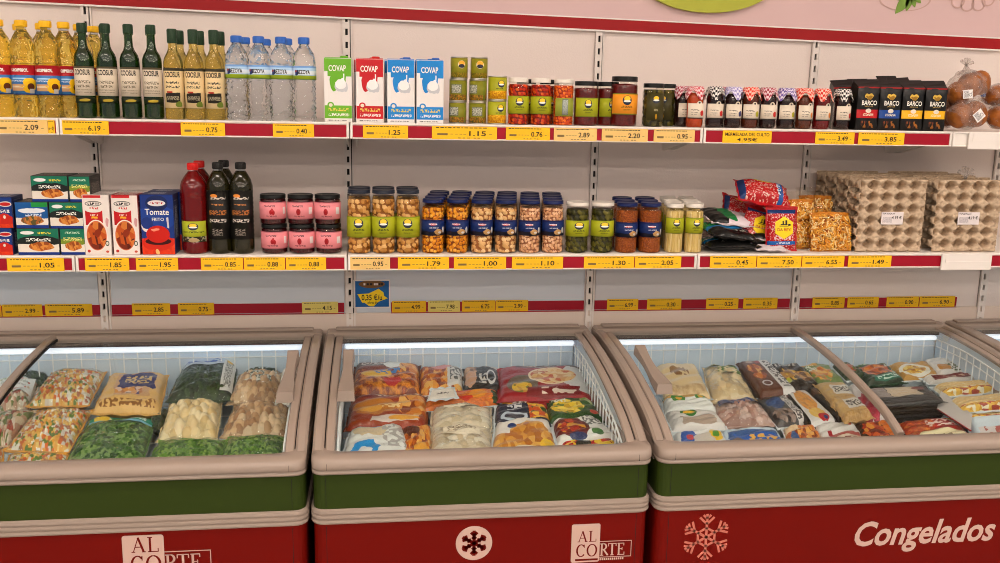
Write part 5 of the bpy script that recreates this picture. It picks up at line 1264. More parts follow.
red_bag('red rice bag with a yellow hexagon standing upright in front', (q(783.5, 226, YP + .03).x, YP + .045, Z2 + .0665), (1.42, 0, 0))
red_bag('red rice bag leaning behind the upright one, half hidden', (q(760, 222, YP + .085).x, YP + .10, Z2 + .062), (1.3, .28, .12), .095, .115)
red_bag('red rice bag with a blue stripe lying behind the rice pile', (q(740, 207, YP + .2).x, YP + .20, Z2 + .112), (.95, .35, .1), .12, .06, False)
red_bag('red rice bag lying across the top of the red bags', (q(763, 194, YP + .09).x, YP + .095, q(763, 194, YP + .09).z), (.62, .16, -.04), .16, .085, False, .033)
# noodle bags: loose yellow noodles behind clear film
M_noo = [mat('noodle_a', (246, 186, 76), .45, coat=.15), mat('noodle_b', (230, 154, 44), .45, coat=.15), mat('noodle_c', (252, 222, 156), .45, coat=.15)]
M_cf = film('noodle_film', (252, 250, 246), 1.25, .08, .0, (240, 236, 230), bump=(50, .004))
def noodle_bag(label, loc, rot, W, H, T, dark=False):
    t = thing('noodle_bag', label, 'noodle bag', loc, 0, 'yellow noodle bags'); t.rotation_euler = rot
    rr = random.Random(len(label)); b = MB()
    pf = lambda u, v: (max(0, 1 - abs(2 * u - 1) ** 4) ** .5) * (max(0, 1 - abs(2 * v - 1) ** 4) ** .5)
    for i in range(360):
        u, v = rr.uniform(.03, .97), rr.uniform(.02, .93); a = rr.uniform(0, PI); L = rr.uniform(.012, .026); d = rr.uniform(.35, 1)
        P = []
        for k in range(4):
            s = (k / 3 - .5) * L; x = (u - .5) * W + s * math.cos(a) + .002 * math.sin(k * 2 + i); y = (v - .5) * H + s * math.sin(a) + .002 * math.cos(k * 2.3 + i)
            uu, v2 = min(.98, max(.02, x / W + .5)), min(.95, max(.02, y / H + .5))
            P.append(((uu - .5) * W, (v2 - .5) * H, (T - .002) * pf(uu, v2) * d))
        b.tube(P, .0021, 5, rr.randrange(3))
    o = b.build('noodles', M_noo, t); o['kind'] = 'stuff'
    b = MB(); pillow(b, [(-W * .43, -H * .44, 0), (W * .43, -H * .44, 0), (W * .43, H * .44, 0), (-W * .43, H * .44, 0)], .2 * T, .2 * T, 14, 14, 0, 0, 3); b.build('noodle_core', mat('noodle_core_shade', ('v', 30, [(190, 110, 24), (160, 86, 16), (206, 130, 36)]), .5), t)  # core coloured darker for the shade between loose noodles
    b = MB(); pillow(b, [(-W / 2 - .003, -H / 2 - .002, 0), (W / 2 + .003, -H / 2 - .002, 0), (W / 2 + .003, H / 2 + .016, 0), (-W / 2 - .003, H / 2 + .016, 0)], T + .004, .4 * T, 22, 22, 0, 0, 5, .003); b.build('bag_film', M_cf, t)
    return t
noodle_bag('yellow noodle bag standing in front, beside the egg trays', (q(832.5, 228, YP + .03).x, YP + .045, Z2 + .0585), (1.30, 0, .04), .138, .118, .026)
noodle_bag('yellow noodle bag standing behind, by the red rice bags', (q(804, 215, YP + .06).x, YP + .085, Z2 + .078), (1.40, 0, .15), .10, .15, .026)
noodle_bag('yellow noodle bag at the back, its corner against the egg trays', (q(822, 205, YP + .11).x, YP + .15, Z2 + .082), (1.40, .0, -.1), .11, .155, .026)

# ---- egg trays standing on edge
M_pulp = mat('egg_pulp', ('n', 60, [(186, 162, 136), (202, 178, 150), (170, 146, 122)]), .9, bump=('n', 160, .0012), coords='Object')
M_price = mat('egg_sticker', (228, 218, 216), .5, layers=[('t', .05, .8, .6, .92, (70, 60, 64), 0, 26), ('t', .06, .15, .5, .6, (170, 160, 165), 0, 40)])
def egg_pack(W, H, A=.014, nx=5, nz=6):
    t = thing('egg_tray', '', 'egg tray', (0, 0, 0), 0, 'egg trays standing on edge')
    def hgt(u, v):
        c = math.cos(2 * PI * (u - .08) / .21) + math.cos(2 * PI * (v - .035) / .16)
        if min(u, 1 - u) < .012 or min(v, 1 - v) < .012: return 0.
        if c > .3: return .55 + (.14 if 1.15 < c < 1.55 else 0.) - (.12 if c >= 1.8 else 0.)
        if c > -.15: return .55 * (c + .15) / .45
        t = min(1, (-c - .15) / .8); return -2.6 * (1 - (1 - t) ** 2)
    NX, NZ = nx * 12, nz * 12
    for nm, sg, y0 in (('front_tray', -1, .0), ('back_tray', 1, .064)):
        b = MB(); b.grid(lambda u, v: ((u - .5) * W, y0 + sg * A * hgt(u, v), v * H), NX, NZ, 0, True, None, sg > 0)
        o = b.build(nm, M_pulp, t); sd = o.modifiers.new('pulp', 'SOLIDIFY'); sd.thickness = .0025; sd.offset = -1 if sg < 0 else 1
    return Proto(t)
We = at(923.5, 215, YP + .02).x - at(858, 215, YP + .02).x; He = at(890, 179, YP + .02).z - Z2
ep = egg_pack(We, He)
for k in range(4):
    a = ep.put((at(890.8, 215, YP + .02).x - .0015 * k, YP + .02 + k * .074, Z2), 'grey egg tray standing on edge in the left stack, %s' % ('frontmost, behind its white price sticker', 'second from the front', 'third from the front', 'rearmost, against the wall')[k], 0, 'egg trays standing on edge')
    c = ep.put((at(967, 215, YP + .02).x - .0015 * k, YP + .02 + k * .074, Z2), 'grey egg tray standing on edge in the right stack, %s' % ('frontmost, behind its white price sticker', 'second from the front', 'third from the front', 'rearmost, against the wall')[k], 0, 'egg trays standing on edge')
    if k == 0: FRONT = (a, c)
for rt in FRONT:
    b = MB(); f = lambda u, v: (u, -.0007, v); b.box(-.036, 0, -.0195, .036, .001, .0195); b.text('4.19 €', .009, .014, .002, f, 1, .02, width=.032)
    b.build('price_sticker', [M_price, M_txk], rt, (0, -.0102, .47 * He))

# knot of the clear wrap on top of the right egg stack
b = MB()
for a, l in ((-.9, .03), (-.35, .036), (.2, .03), (.7, .034), (1.2, .026)):
    b.tube([(0, .03, He), (l * .4 * math.sin(a), .03, He + l * .5), (l * math.sin(a), .03 + .006 * math.sin(5 * a), He + l * math.cos(a) + .004)], [.005, .0025, .007], 7)
b.build('wrap_knot', M_bag, FRONT[1])

# ------------------------------------------------------------------ frozen goods
GL = [0]
def quad(px):
    return [on_slope(x, y, .668 + GL[0], .112, 2.33) for x, y in px]
M_pf = film('pouch_film', (250, 252, 252), 1.32, .06, .03, (226, 234, 238), bump=(45, .012))
M_pb = mat('pouch_back', (206, 212, 214), .4)
def seg(px):                                # FL, BL, BR, FR in the photo
    FL, BL, BR, FR = px
    return [FL, FR, BR, BL]
def local(cs):
    c = centre(cs); return c, [Vector(p) - c for p in cs]
def fbag(px, label, m, T=.04, lift=0., back=None, cat='frozen food bag', name='frozen_food_bag', crease=.004, group=None, pw=7, T0=None, extra=None):
    GL[0] = lift; c, L = local(quad(seg(px))); b = MB()
    t0 = T0 if T0 is not None else (.05 if lift <= .03 else .03)
    surf, base, N = pillow(b, L, T * .68, t0, 34, 34, 0, 1, len(label) * 7 + int(px[0][0]), crease, pw=pw)
    o = b.build(name, [m, back or M_pb], None, c); tag(o, label, cat, group)
    if extra:
        t = thing(name, label, cat, c, 0, group); o.parent = t; o.location = (0, 0, 0); o.name = 'bag_body'
        for k in ('label', 'category', 'group'):
            if k in o: del o[k]
        for (nm, u0, v0, u1, v1, mm, off) in extra:
            e = MB(); e.grid(lambda u, v: surf(u0 + (u1 - u0) * u, v0 + (v1 - v0) * v, off), 10, 8); e.build(nm, mm, t)
        return t
    return o
def clear_bag(px, label, mats, pick, lumps, T=.04, lift=0., patches=(), n=60, film_on=True, part='frozen_pieces', T0=None):
    GL[0] = lift; c, L = local(quad(seg(px))); t = thing('frozen_food_bag', label, 'frozen food bag', c, 0, 'clear bags of frozen food')
    b = MB(); t0 = T0 if T0 is not None else (.05 if lift <= .03 else .03)
    k = .96; Lc = [p * k for p in L]
    surf, base, N = pillow(b, Lc, T * .62, t0 * .95, n, n, 0, 0, len(label) * 5 + int(px[0][0]), .002, lumps, 3, pick)
    b.build(part, mats, t)
    if film_on:
        b = MB(); s2, _, _ = pillow(b, L, T * .62 + .007, t0, 26, 26, 0, 0, int(px[1][0]), .006, None, 3); b.build('bag_film', M_pf, t)
        for (nm, u0, v0, u1, v1, mm) in patches:
            b = MB(); b.grid(lambda u, v: s2(u0 + (u1 - u0) * u, v0 + (v1 - v0) * v, .0015), 12, 10); b.build(nm, mm, t)
    return t
PEAS = pal('pea', [(98, 134, 54), (74, 110, 40), (126, 154, 76), (56, 88, 34)]); BEAN = pal('cut_bean', [(88, 124, 58), (64, 100, 42), (122, 150, 88), (46, 78, 32)])
SPIN = pal('spinach', [(46, 64, 30), (34, 52, 24), (60, 78, 36), (40, 46, 22)]); MIX = pal('mixed_veg', [(226, 160, 64), (232, 226, 210), (212, 106, 44), (104, 128, 56), (232, 196, 112), (214, 204, 192), (226, 176, 90), (180, 110, 80)])
GARL = pal('garlic', [(226, 200, 150), (214, 184, 130), (234, 214, 172)]); MUSH = pal('mushroom', [(206, 170, 130), (184, 146, 108), (220, 190, 154), (164, 124, 90)]); CHIK = pal('seafood_mix', [(214, 190, 160), (196, 150, 120), (228, 214, 196), (120, 130, 70), (180, 90, 70)])
ALL = lambda m: list(range(len(m)))
M_wl = mat('bag_label_white', (224, 226, 222), .45, layers=[('t', .06, .72, .7, .9, (120, 150, 110), 20), ('t', .1, .5, .85, .62, (110, 130, 110), 34), ('t', .1, .3, .8, .38, (150, 156, 150), 40), ('t', .1, .12, .8, .2, (170, 90, 80), 40)])
M_green_lab = mat('bag_label_green', (206, 206, 196), .45, layers=[('r', 0, .75, 1, 1, (70, 110, 60), .1), ('t', .08, .1, .92, .7, (90, 96, 80), 16)])
M_teal = mat('bag_band_teal', (28, 130, 104), .4, layers=[('e', .2, .5, .14, .5, (230, 190, 60), .1), ('t', .3, .3, .9, .7, (214, 230, 220), 20), ('r', 0, 0, 1, .2, (120, 170, 190), .05)])
M_blue_lab = mat('bag_label_blue', (190, 200, 210), .4, layers=[('t', .0, .2, .9, .9, (50, 92, 170), 9)])
M_side_lab = mat('bag_label_side', (214, 212, 206), .4, layers=[('t', .2, .1, .8, .9, (110, 108, 100), 20), ('e', .5, .86, .3, .08, (226, 180, 60), .1)])
def finer(L):
    L = list(L)
    for i, x in enumerate(L):
        if isinstance(x, tuple) and x and x[0] == 'v': L[i] = ('v', x[1] * 1.5) + x[2:]
        if isinstance(x, tuple) and x and x[0] == 'n': L[i] = ('n', x[1] * 1.7) + x[2:]
    if L[0] == 't': L[-1] = L[-1] * 1.7
    return tuple(L)
def pmat(name, base, *a, layers=(), **k):
    """printed foil: fine print and a crinkled glossy surface"""
    if not isinstance(base, str) and not isinstance(base[0], (int, float)): base = finer((base,))[0]
    return mat(name, base, *a, layers=[finer(q) for q in layers], bump=('n', 9, .0045), **k)
# left freezer
clear_bag([(0, 412), (-6, 380), (41, 379), (29, 411)], 'bag of frozen vegetables with a white label, behind the left pane divider', CHIK, ALL(CHIK), (10, 10, .008), .034, patches=[('white_label', .06, .34, .94, .95, M_wl)])
clear_bag([(-4, 447), (-2, 414), (36, 412), (8, 446)], 'bag of pale frozen pieces at the left edge, below the white-labelled bag', CHIK, ALL(CHIK), (7, 8, .01), .036)
clear_bag([(27, 407), (52, 374), (106, 373), (89, 406)], 'bag of mixed diced vegetables at the back left, below the wire grid', MIX, ALL(MIX), (21, 19, .009), .055, .012)
clear_bag([(4, 451), (38, 412), (92, 411), (69, 453)], 'bag of mixed diced vegetables in front of the other mixed bag', MIX, ALL(MIX), (21, 19, .009), .046)
clear_bag([(2, 478), (10, 455), (68, 455), (62, 478)], 'bag of mixed vegetables mostly hidden under the front rim at left', MIX, ALL(MIX), (18, 8, .007), .024)
clear_bag([(-24, 480), (-18, 450), (4, 450), (0, 479)], 'bag of frozen vegetables cut by the left edge at the front', MIX, ALL(MIX), (12, 9, .006), .028)
clear_bag([(8, 386), (22, 372), (52, 370), (42, 386)], 'flat bag of greens at the back behind the pane divider', SPIN, ALL(SPIN), (10, 8, .005), .022)
M_yel = pmat('battered_print', (222, 178, 108), .35, coat=.3, layers=[('r', .22, .22, .82, .9, (206, 160, 116), .2), ('r', .3, .45, .86, .86, (48, 46, 104), .26), ('t', .36, .56, .8, .78, (214, 180, 110), 11), ('r', .24, .26, .7, .44, ('v', 9, [(196, 120, 60), (220, 190, 170), (70, 50, 90), (222, 150, 70)]), .2), ('t', .06, .04, .94, .16, (150, 100, 50), 12)])
fbag([(93, 413), (111, 378), (167, 377), (159, 414)], 'yellow printed bag with a dark blue splash, in the middle of the left freezer', M_yel, .045, .018, mat('yellow_foil', (206, 160, 90), .4), crease=.003)
clear_bag([(62, 470), (90, 420), (156, 420), (141, 470)], 'bag of cut green beans under the yellow printed bag', BEAN, ALL(BEAN), (19, 24, .008), .034, 0, [('teal_band', .06, .8, .98, .96, M_teal)], n=56)
clear_bag([(166, 402), (184, 367), (238, 362), (232, 401)], 'bag of dark chopped spinach with blue print at the back', SPIN, ALL(SPIN), (17, 16, .007), .055, .012, [('blue_print', .08, .68, .8, .98, M_blue_lab), ('white_edge', .8, .1, .99, .96, M_side_lab)])
clear_bag([(157, 442), (170, 404), (222, 403), (217, 440)], 'bag of peeled cream garlic cloves below the spinach bag', GARL, ALL(GARL), (7, 6, .02), .044, .0)
clear_bag([(227, 404), (240, 375), (285, 374), (277, 404)], 'bag of pale mushroom pieces with a printed label at the back', MUSH, ALL(MUSH), (9, 8, .016), .046, .006, [('printed_label', .2, .42, .86, .98, M_green_lab)])
clear_bag([(221, 438), (235, 406), (290, 406), (287, 436)], 'bag of beige mushroom pieces in front of the labelled one', MUSH, ALL(MUSH), (9, 7, .018), .042)
M_fl = pmat('white_flecked_print', (222, 216, 204), .35, coat=.3, layers=[('e', .4, .3, .3, .18, (222, 140, 60), .3), ('t', .2, .5, .8, .9, (110, 120, 90), 10), ('e', .6, .15, .2, .1, (110, 140, 60), .2)])
fbag([(275, 405), (283, 372), (299, 371), (293, 405)], 'narrow white bag with orange flecks beside the lid handle', M_fl, .035, .01)
clear_bag([(286, 437), (291, 407), (304, 407), (300, 437)], 'narrow bag squeezed in along the right side of the left freezer', MIX, ALL(MIX), (5, 9, .006), .03)
clear_bag([(243, 384), (246, 368), (280, 368), (276, 384)], 'small flat bag of greens at the back under the wire grid', SPIN, ALL(SPIN), (8, 6, .006), .02)
clear_bag([(143, 470), (160, 441), (226, 441), (216, 470)], 'bag of green peas at the front, left of two', PEAS, ALL(PEAS), (22, 15, .008), .03, n=56)
clear_bag([(217, 467), (229, 438), (288, 437), (284, 466)], 'bag of green peas at the front, right of two', PEAS, ALL(PEAS), (21, 15, .008), .03, n=56)
clear_bag([(148, 425), (158, 410), (170, 412), (160, 430)], 'small bag of greens wedged between the yellow bag and the garlic', SPIN, ALL(SPIN), (6, 6, .005), .02)

# middle freezer
FRY = ('v', 5, [(206, 120, 36), (176, 84, 22), (222, 150, 60), (140, 60, 20), (226, 170, 90)], 1.4, 1)
M_br1 = pmat('brown_print', (120, 52, 24), .3, coat=.4, layers=[('r', 0, .0, 1, .62, ('n', 5, [(206, 100, 30), (120, 40, 20), (226, 140, 40), (160, 60, 24)]), .2), ('r', 0, .74, .5, .96, (96, 84, 76), .1), ('t', .1, .8, .46, .92, (206, 190, 180), 14), ('e', .62, .8, .2, .14, (206, 206, 200), .2), ('e', .34, .46, .24, .12, (226, 176, 60), .15), ('t', .3, .46, .7, .62, (80, 130, 190), 9), ('e', .86, .66, .16, .2, FRY, .2), ('e', .6, .2, .14, .1, (190, 50, 50), .2)])
fbag([(352, 396), (356, 367), (419, 367), (420, 394)], 'brown and orange printed bag at the back left of the middle freezer', M_br1, .045, .01, mat('brown_foil', (110, 50, 26), .35, coat=.3))
M_br2 = pmat('brown_print_red', (150, 56, 24), .28, coat=.4, layers=[('e', .34, .5, .3, .26, (196, 120, 40), .2), ('e', .84, .55, .24, .4, FRY, .2), ('r', 0, .82, 1, 1, (120, 30, 24), .1), ('t', .3, .84, .9, .95, (226, 196, 170), 12), ('r', .3, .08, .9, .2, (206, 190, 180), .12), ('e', .72, .14, .2, .05, (226, 160, 60), .1), ('t', .36, .44, .66, .56, (236, 206, 150), 10), ('e', .26, .44, .16, .1, (226, 160, 60), .2)])
fbag([(346, 431), (353, 400), (427, 398), (426, 429)], 'red-brown printed bag in the second row at the left', M_br2, .04, .008, MATS['brown_foil'])
M_wb = pmat('white_blue_print', (220, 220, 214), .3, coat=.3, layers=[('e', .32, .26, .2, .24, (36, 140, 206), .2), ('e', .32, .24, .12, .12, (226, 226, 222), .25), ('e', .4, .78, .34, .14, (206, 186, 150), .2), ('r', .2, .88, .6, 1, (120, 176, 214), .1), ('t', .6, .3, .95, .9, (170, 166, 160), 7), ('r', .7, 0, 1, .16, (170, 40, 36), .1)])
fbag([(340, 468), (350, 433), (402, 428), (414, 466)], 'white bag with a blue emblem at the front left of the middle freezer', M_wb, .04, .004)
M_br3 = pmat('nugget_print', FRY, .35, coat=.3, layers=[('e', .3, .8, .3, .16, (90, 40, 20), .2), ('e', .7, .2, .3, .2, (226, 160, 60), .2)])
fbag([(402, 466), (402, 430), (431, 429), (431, 465)], 'brown nugget bag standing next to the white bag at the front', M_br3, .036, .0)
M_ow = pmat('orange_white_print', FRY, .35, coat=.3, layers=[('r', .64, .1, 1, 1, (206, 202, 196), .12), ('t', .7, .3, .96, .9, (90, 88, 84), 8), ('e', .5, .86, .24, .12, (206, 140, 140), .1), ('r', 0, .9, .6, 1, (140, 110, 70), .1)])
fbag([(420, 396), (420, 371), (462, 370), (463, 394)], 'bag of brown nuggets with a white right end at the back', M_ow, .042, .006)
M_dk = pmat('dark_mushroom_print', (40, 36, 34), .3, coat=.4, layers=[('r', 0, .55, .36, 1, ('v', 5, [(170, 120, 80), (120, 80, 50), (206, 160, 120)]), .16), ('e', .2, .4, .16, .3, (196, 150, 120), .15), ('e', .76, .45, .13, .28, (206, 204, 200)), ('e', .76, .45, .095, .2, (40, 38, 36)), ('t', .42, .2, .64, .6, (206, 200, 190), 7), ('r', .62, .84, 1, 1, (190, 186, 180), .1)])
fbag([(463, 397), (464, 371), (498, 371), (501, 395)], 'dark bag with a white round mark beside the red pizza bag', M_dk, .04, .006, mat('dark_foil', (44, 40, 38), .35, coat=.3))
fbag([(429, 400), (432, 390), (453, 388), (456, 397)], 'small white card lying on the nugget bags', mat('white_card', (222, 212, 200), .5, layers=[('t', .25, .4, .75, .6, (110, 100, 96), 12)]), .004, .05, cat='card', name='paper_card', crease=.001, T0=.004)
M_or = pmat('orange_pieces_print', ('n', 6, [(150, 60, 20), (226, 120, 40), (190, 90, 30), (236, 160, 60)]), .3, coat=.4, layers=[('e', .7, .5, .12, .34, (220, 140, 40), .2), ('e', .54, .3, .1, .2, (196, 40, 24), .15), ('r', .9, .0, 1, .8, (40, 66, 30), .1), ('r', 0, .86, 1, 1, (190, 60, 30), .1)])
fbag([(424, 412), (427, 399), (497, 393), (500, 405)], 'long orange printed bag between the nuggets and the white packs', M_or, .036, .008)
PALE = [mat('pale_fish_%d' % i, c, .4, coat=.5) for i, c in enumerate([(222, 202, 172), (206, 184, 150), (232, 218, 194)])]
M_pl = pmat('pack_print_pale', (224, 210, 186), .4, layers=[('t', .1, .3, .9, .8, (140, 120, 96), 9)])
clear_bag([(430, 434), (432, 408), (491, 408), (492, 432)], 'pale vacuum pack of fish, rear one of two', PALE, [0, 0, 1, 2], (6, 5, .006), .036, .006, [('pack_print', .2, .72, .8, .98, M_pl)])
clear_bag([(428, 466), (432, 428), (491, 428), (493, 464)], 'pale vacuum pack of fish, front one of two', PALE, [0, 0, 1, 2], (7, 7, .006), .038, .008, [('pack_print', .2, .56, .8, .9, M_pl)])
PIZ = ('v', 12, [(222, 180, 120), (206, 150, 90), (226, 196, 146), (190, 90, 50)])
M_pz = pmat('pizza_print', (150, 22, 30), .3, coat=.4, layers=[('e', .95, .5, .24, .42, (206, 204, 200), .1), ('e', .26, .34, .18, .24, (110, 96, 84), .06), ('e', .25, .24, .11, .15, ('v', 8, [(226, 180, 60), (206, 150, 60), (120, 120, 50)])), ('e', .57, .56, .24, .26, (230, 206, 170)), ('e', .57, .56, .215, .23, PIZ), ('e', .73, .56, .15, .17, PIZ), ('r', .3, .02, .88, .22, (120, 20, 24), .1), ('t', .46, .06, .84, .19, (214, 196, 180), 8), ('r', .2, .84, .86, 1, (70, 30, 30), .08), ('t', .24, .86, .82, .97, (206, 190, 180), 12), ('r', .84, .82, 1, 1, (90, 70, 60), .1)])
fbag([(499, 402), (499, 370), (581, 368), (592, 400)], 'large dark red bag picturing pizzas at the back right', M_pz, .036, .02, mat('red_foil', (150, 22, 30), .3, coat=.3), crease=.003)
M_rs2 = pmat('red_strip_print', (160, 30, 34), .35, layers=[('r', 0, .2, .24, .8, (226, 170, 30), .1), ('r', .24, .2, .6, .9, (214, 206, 200), .08), ('t', .28, .3, .56, .8, (90, 70, 60), 9)])
fbag([(500, 411), (501, 402), (546, 401), (548, 410)], 'flat red pack with a yellow end just below the pizza bag', M_rs2, .02, .006)
M_nvb = pmat('navy_print', (28, 34, 54), .3, coat=.4, layers=[('e', .34, .3, .24, .2, (190, 200, 210), .1), ('e', .34, .3, .18, .13, (28, 34, 54), .1), ('t', .22, .6, .5, .9, (206, 206, 206), 10), ('r', .62, .2, 1, .9, ('v', 6, [(226, 150, 40), (60, 90, 40), (236, 180, 60), (200, 80, 30)]), .14), ('r', .6, .9, 1, 1, (150, 30, 40), .05)])
fbag([(494, 431), (496, 408), (545, 407), (553, 430)], 'navy blue bag above the potato bag', M_nvb, .036, .004)
POT = ('v', 6, [(214, 150, 60), (196, 126, 44), (226, 170, 84), (180, 106, 36)], 1.2, 1)
M_po = pmat('potato_print', (224, 216, 206), .3, coat=.4, layers=[('r', 0, 0, 1, .55, POT, .1), ('e', .6, .5, .34, .34, POT, .15), ('e', .5, .12, .2, .14, (222, 210, 190)), ('t', .4, .08, .62, .17, (120, 110, 70), 14), ('e', .3, .74, .08, .06, (40, 60, 110)), ('e', .86, .22, .13, .16, (236, 190, 40), .1)])
fbag([(490, 466), (496, 425), (548, 421), (561, 464)], 'white bag with golden potatoes at the front', M_po, .042, .01)
M_gv = pmat('green_print', (44, 78, 36), .3, coat=.4, layers=[('e', .4, .5, .34, .3, ('v', 7, [(226, 190, 50), (190, 150, 40), (90, 120, 40), (236, 206, 90)]), .15), ('t', .1, .72, .4, .96, (214, 220, 206), 8), ('r', .74, .5, 1, 1, ('v', 7, [(120, 160, 80), (60, 100, 40), (190, 200, 150)]), .1), ('e', .84, .2, .08, .1, (206, 60, 40), .1), ('r', .5, .94, .8, 1, (206, 160, 50), .1)])
fbag([(549, 426), (546, 404), (588, 401), (606, 423)], 'green printed bag with yellow vegetables beside the side grid', M_gv, .036, .006)
M_pp = pmat('pepper_print', (220, 218, 212), .3, coat=.4, layers=[('e', .3, .5, .34, .42, (96, 28, 26), .12), ('e', .3, .5, .26, .3, ('v', 6, [(150, 40, 30), (110, 30, 24), (190, 70, 40), (206, 150, 50)]), .12), ('t', .62, .5, .92, .9, (110, 110, 106), 9), ('e', .7, .2, .1, .12, (70, 120, 60), .1), ('e', .34, .1, .14, .09, (40, 50, 90), .1)])
fbag([(558, 445), (552, 424), (594, 420), (620, 442)], 'white bag with a dark red pepper picture at the right', M_pp, .036, .01)
M_ry = pmat('red_yellow_print', (150, 24, 24), .3, coat=.4, layers=[('r', 0, .4, 1, 1, ('v', 6, [(190, 30, 26), (226, 180, 40), (160, 24, 24), (236, 200, 60)]), .1), ('e', .4, .7, .12, .2, (40, 40, 30), .1)])
fbag([(560, 464), (560, 445), (614, 440), (624, 462)], 'red and yellow printed bag at the front right under the rim', M_ry, .03, .0)

# right freezer
CRM = [mat('cream_fillet_%d' % i, c, .4, coat=.5) for i, c in enumerate([(222, 194, 148), (210, 178, 130), (228, 206, 166)])]
M_cr = mat('cream_pack', (222, 194, 146), .35, coat=.5, layers=[('r', .3, .6, .62, .78, (150, 110, 60), .22), ('t', .34, .5, .7, .66, (140, 96, 50), 8), ('r', .1, .02, .96, .2, ('n', 9, [(170, 130, 80), (226, 200, 156)]), .1)])
fbag([(664, 400), (655, 368), (694, 367), (711, 399)], 'cream coloured pack with brown print beside the right freezer handle', M_cr, .042, .014, crease=.004)
clear_bag([(711, 403), (703, 369), (735, 368), (757, 401)], 'cream fillet pack with a green label, second along the back', CRM, [0, 0, 1, 2], (5, 6, .008), .044, .008, [('green_label', .3, .55, .9, .8, mat('fillet_label', (214, 194, 150), .4, layers=[('t', 0, 0, 1, 1, (90, 120, 60), 6)])), ('green_edge', .04, .86, .96, .98, mat('fillet_edge', (190, 180, 140), .4, layers=[('t', 0, 0, 1, 1, (70, 110, 60), 9)]))])
M_w1 = pmat('white_logo_print', (222, 222, 216), .3, coat=.4, layers=[('r', 0, .7, 1, 1, (206, 160, 90), .1), ('e', .3, .66, .15, .24, (60, 130, 50)), ('e', .3, .66, .08, .12, (214, 160, 50)), ('e', .78, .74, .12, .2, (60, 130, 50)), ('e', .78, .74, .06, .1, (220, 170, 60)), ('r', .0, .8, .12, 1, (60, 130, 60), .1)])
fbag([(665, 415), (662, 400), (707, 399), (717, 413)], 'white bag with two green and orange logos under the cream packs', M_w1, .034, .006)
M_w2 = pmat('grey_white_print', (212, 206, 200), .3, coat=.4, layers=[('r', .2, .1, .84, .5, (170, 150, 134), .14), ('e', .4, .74, .16, .2, (50, 110, 44)), ('e', .4, .74, .1, .11, (220, 170, 50), .1)])
fbag([(673, 432), (665, 415), (715, 414), (727, 430)], 'greyish white bag with one green oval logo, third from the back', M_w2, .034, .006)
M_w3 = pmat('white_front_print', (226, 224, 220), .3, coat=.4, layers=[('e', .26, .66, .16, .3, (50, 90, 170), .12), ('e', .28, .62, .07, .12, (206, 60, 60), .1), ('e', .8, .7, .13, .26, (236, 190, 40)), ('e', .8, .7, .06, .12, (90, 150, 50), .1), ('e', .54, .5, .2, .3, (206, 196, 184), .1)])
fbag([(679, 462), (673, 436), (722, 433), (733, 459)], 'white bag with one blue and one yellow logo, front left in the right freezer', M_w3, .034, .002)
SHR = pal('pink_shrimp', [(184, 150, 136), (166, 126, 112), (200, 170, 158), (150, 110, 96)])
clear_bag([(717, 428), (713, 405), (757, 402), (776, 425)], 'clear bag of greyish pink shellfish with blue print', SHR, ALL(SHR), (10, 8, .01), .04, .004, [('blue_print', .08, .62, .98, .98, mat('shell_label', (120, 116, 130), .4, layers=[('t', 0, 0, 1, 1, (40, 60, 110), 7)]))])
M_bl = pmat('blue_front_print', (190, 208, 222), .3, coat=.4, layers=[('r', .06, .1, .94, .8, (60, 90, 140), .08), ('r', .14, .3, .94, .66, (40, 90, 170), .14), ('t', .4, .34, .9, .6, (226, 170, 80), 7), ('e', .2, .3, .18, .2, (110, 96, 90), .1)])
fbag([(729, 460), (722, 433), (774, 430), (793, 457)], 'light blue edged bag with dark blue print at the front', M_bl, .034, .004)
M_bb = pmat('brown_box_print', (96, 54, 34), .35, coat=.3, layers=[('r', .62, 0, 1, 1, (214, 210, 206), .06), ('t', .7, .1, .95, .9, (90, 86, 84), 9), ('e', .3, .7, .24, .12, FRY, .1), ('e', .3, .48, .2, .1, FRY, .1), ('e', .34, .24, .14, .08, (206, 204, 206)), ('e', .34, .24, .1, .05, (96, 54, 34)), ('e', .28, .9, .12, .05, (170, 150, 140)), ('r', .46, .84, .62, 1, (150, 40, 40), .05)])
fbag([(761, 398), (738, 365), (766, 363), (797, 394)], 'brown printed carton with a white right side at the back', M_bb, .03, .026, mat('brown_card', (84, 48, 32), .5), crease=.001, pw=14)
M_dy = pmat('dark_yellow_print', (44, 36, 30), .3, coat=.4, layers=[('e', .34, .45, .28, .24, ('v', 6, [(190, 130, 40), (226, 176, 50), (90, 60, 30), (150, 100, 40)]), .2), ('e', .7, .36, .24, .2, ('v', 6, [(170, 110, 40), (110, 70, 30), (206, 150, 60)]), .2), ('t', .1, .78, .8, .9, (190, 180, 170), 10), ('e', .2, .24, .08, .08, (190, 190, 50), .1)])
fbag([(786, 394), (768, 368), (798, 367), (821, 390)], 'dark bag picturing golden mushrooms at the back', M_dy, .036, .014, MATS['dark_foil'])
M_go = pmat('green_orange_print', (120, 140, 80), .3, coat=.4, layers=[('e', .4, .4, .36, .3, ('v', 6, [(226, 150, 50), (206, 110, 40), (150, 160, 80), (236, 180, 90)]), .2), ('r', 0, .8, .5, 1, (214, 160, 70), .1), ('t', .04, .55, .36, .8, (226, 226, 210), 9)])
fbag([(817, 389), (799, 368), (826, 367), (846, 386)], 'green and orange printed bag at the back, left of the pane divider', M_go, .034, .01)
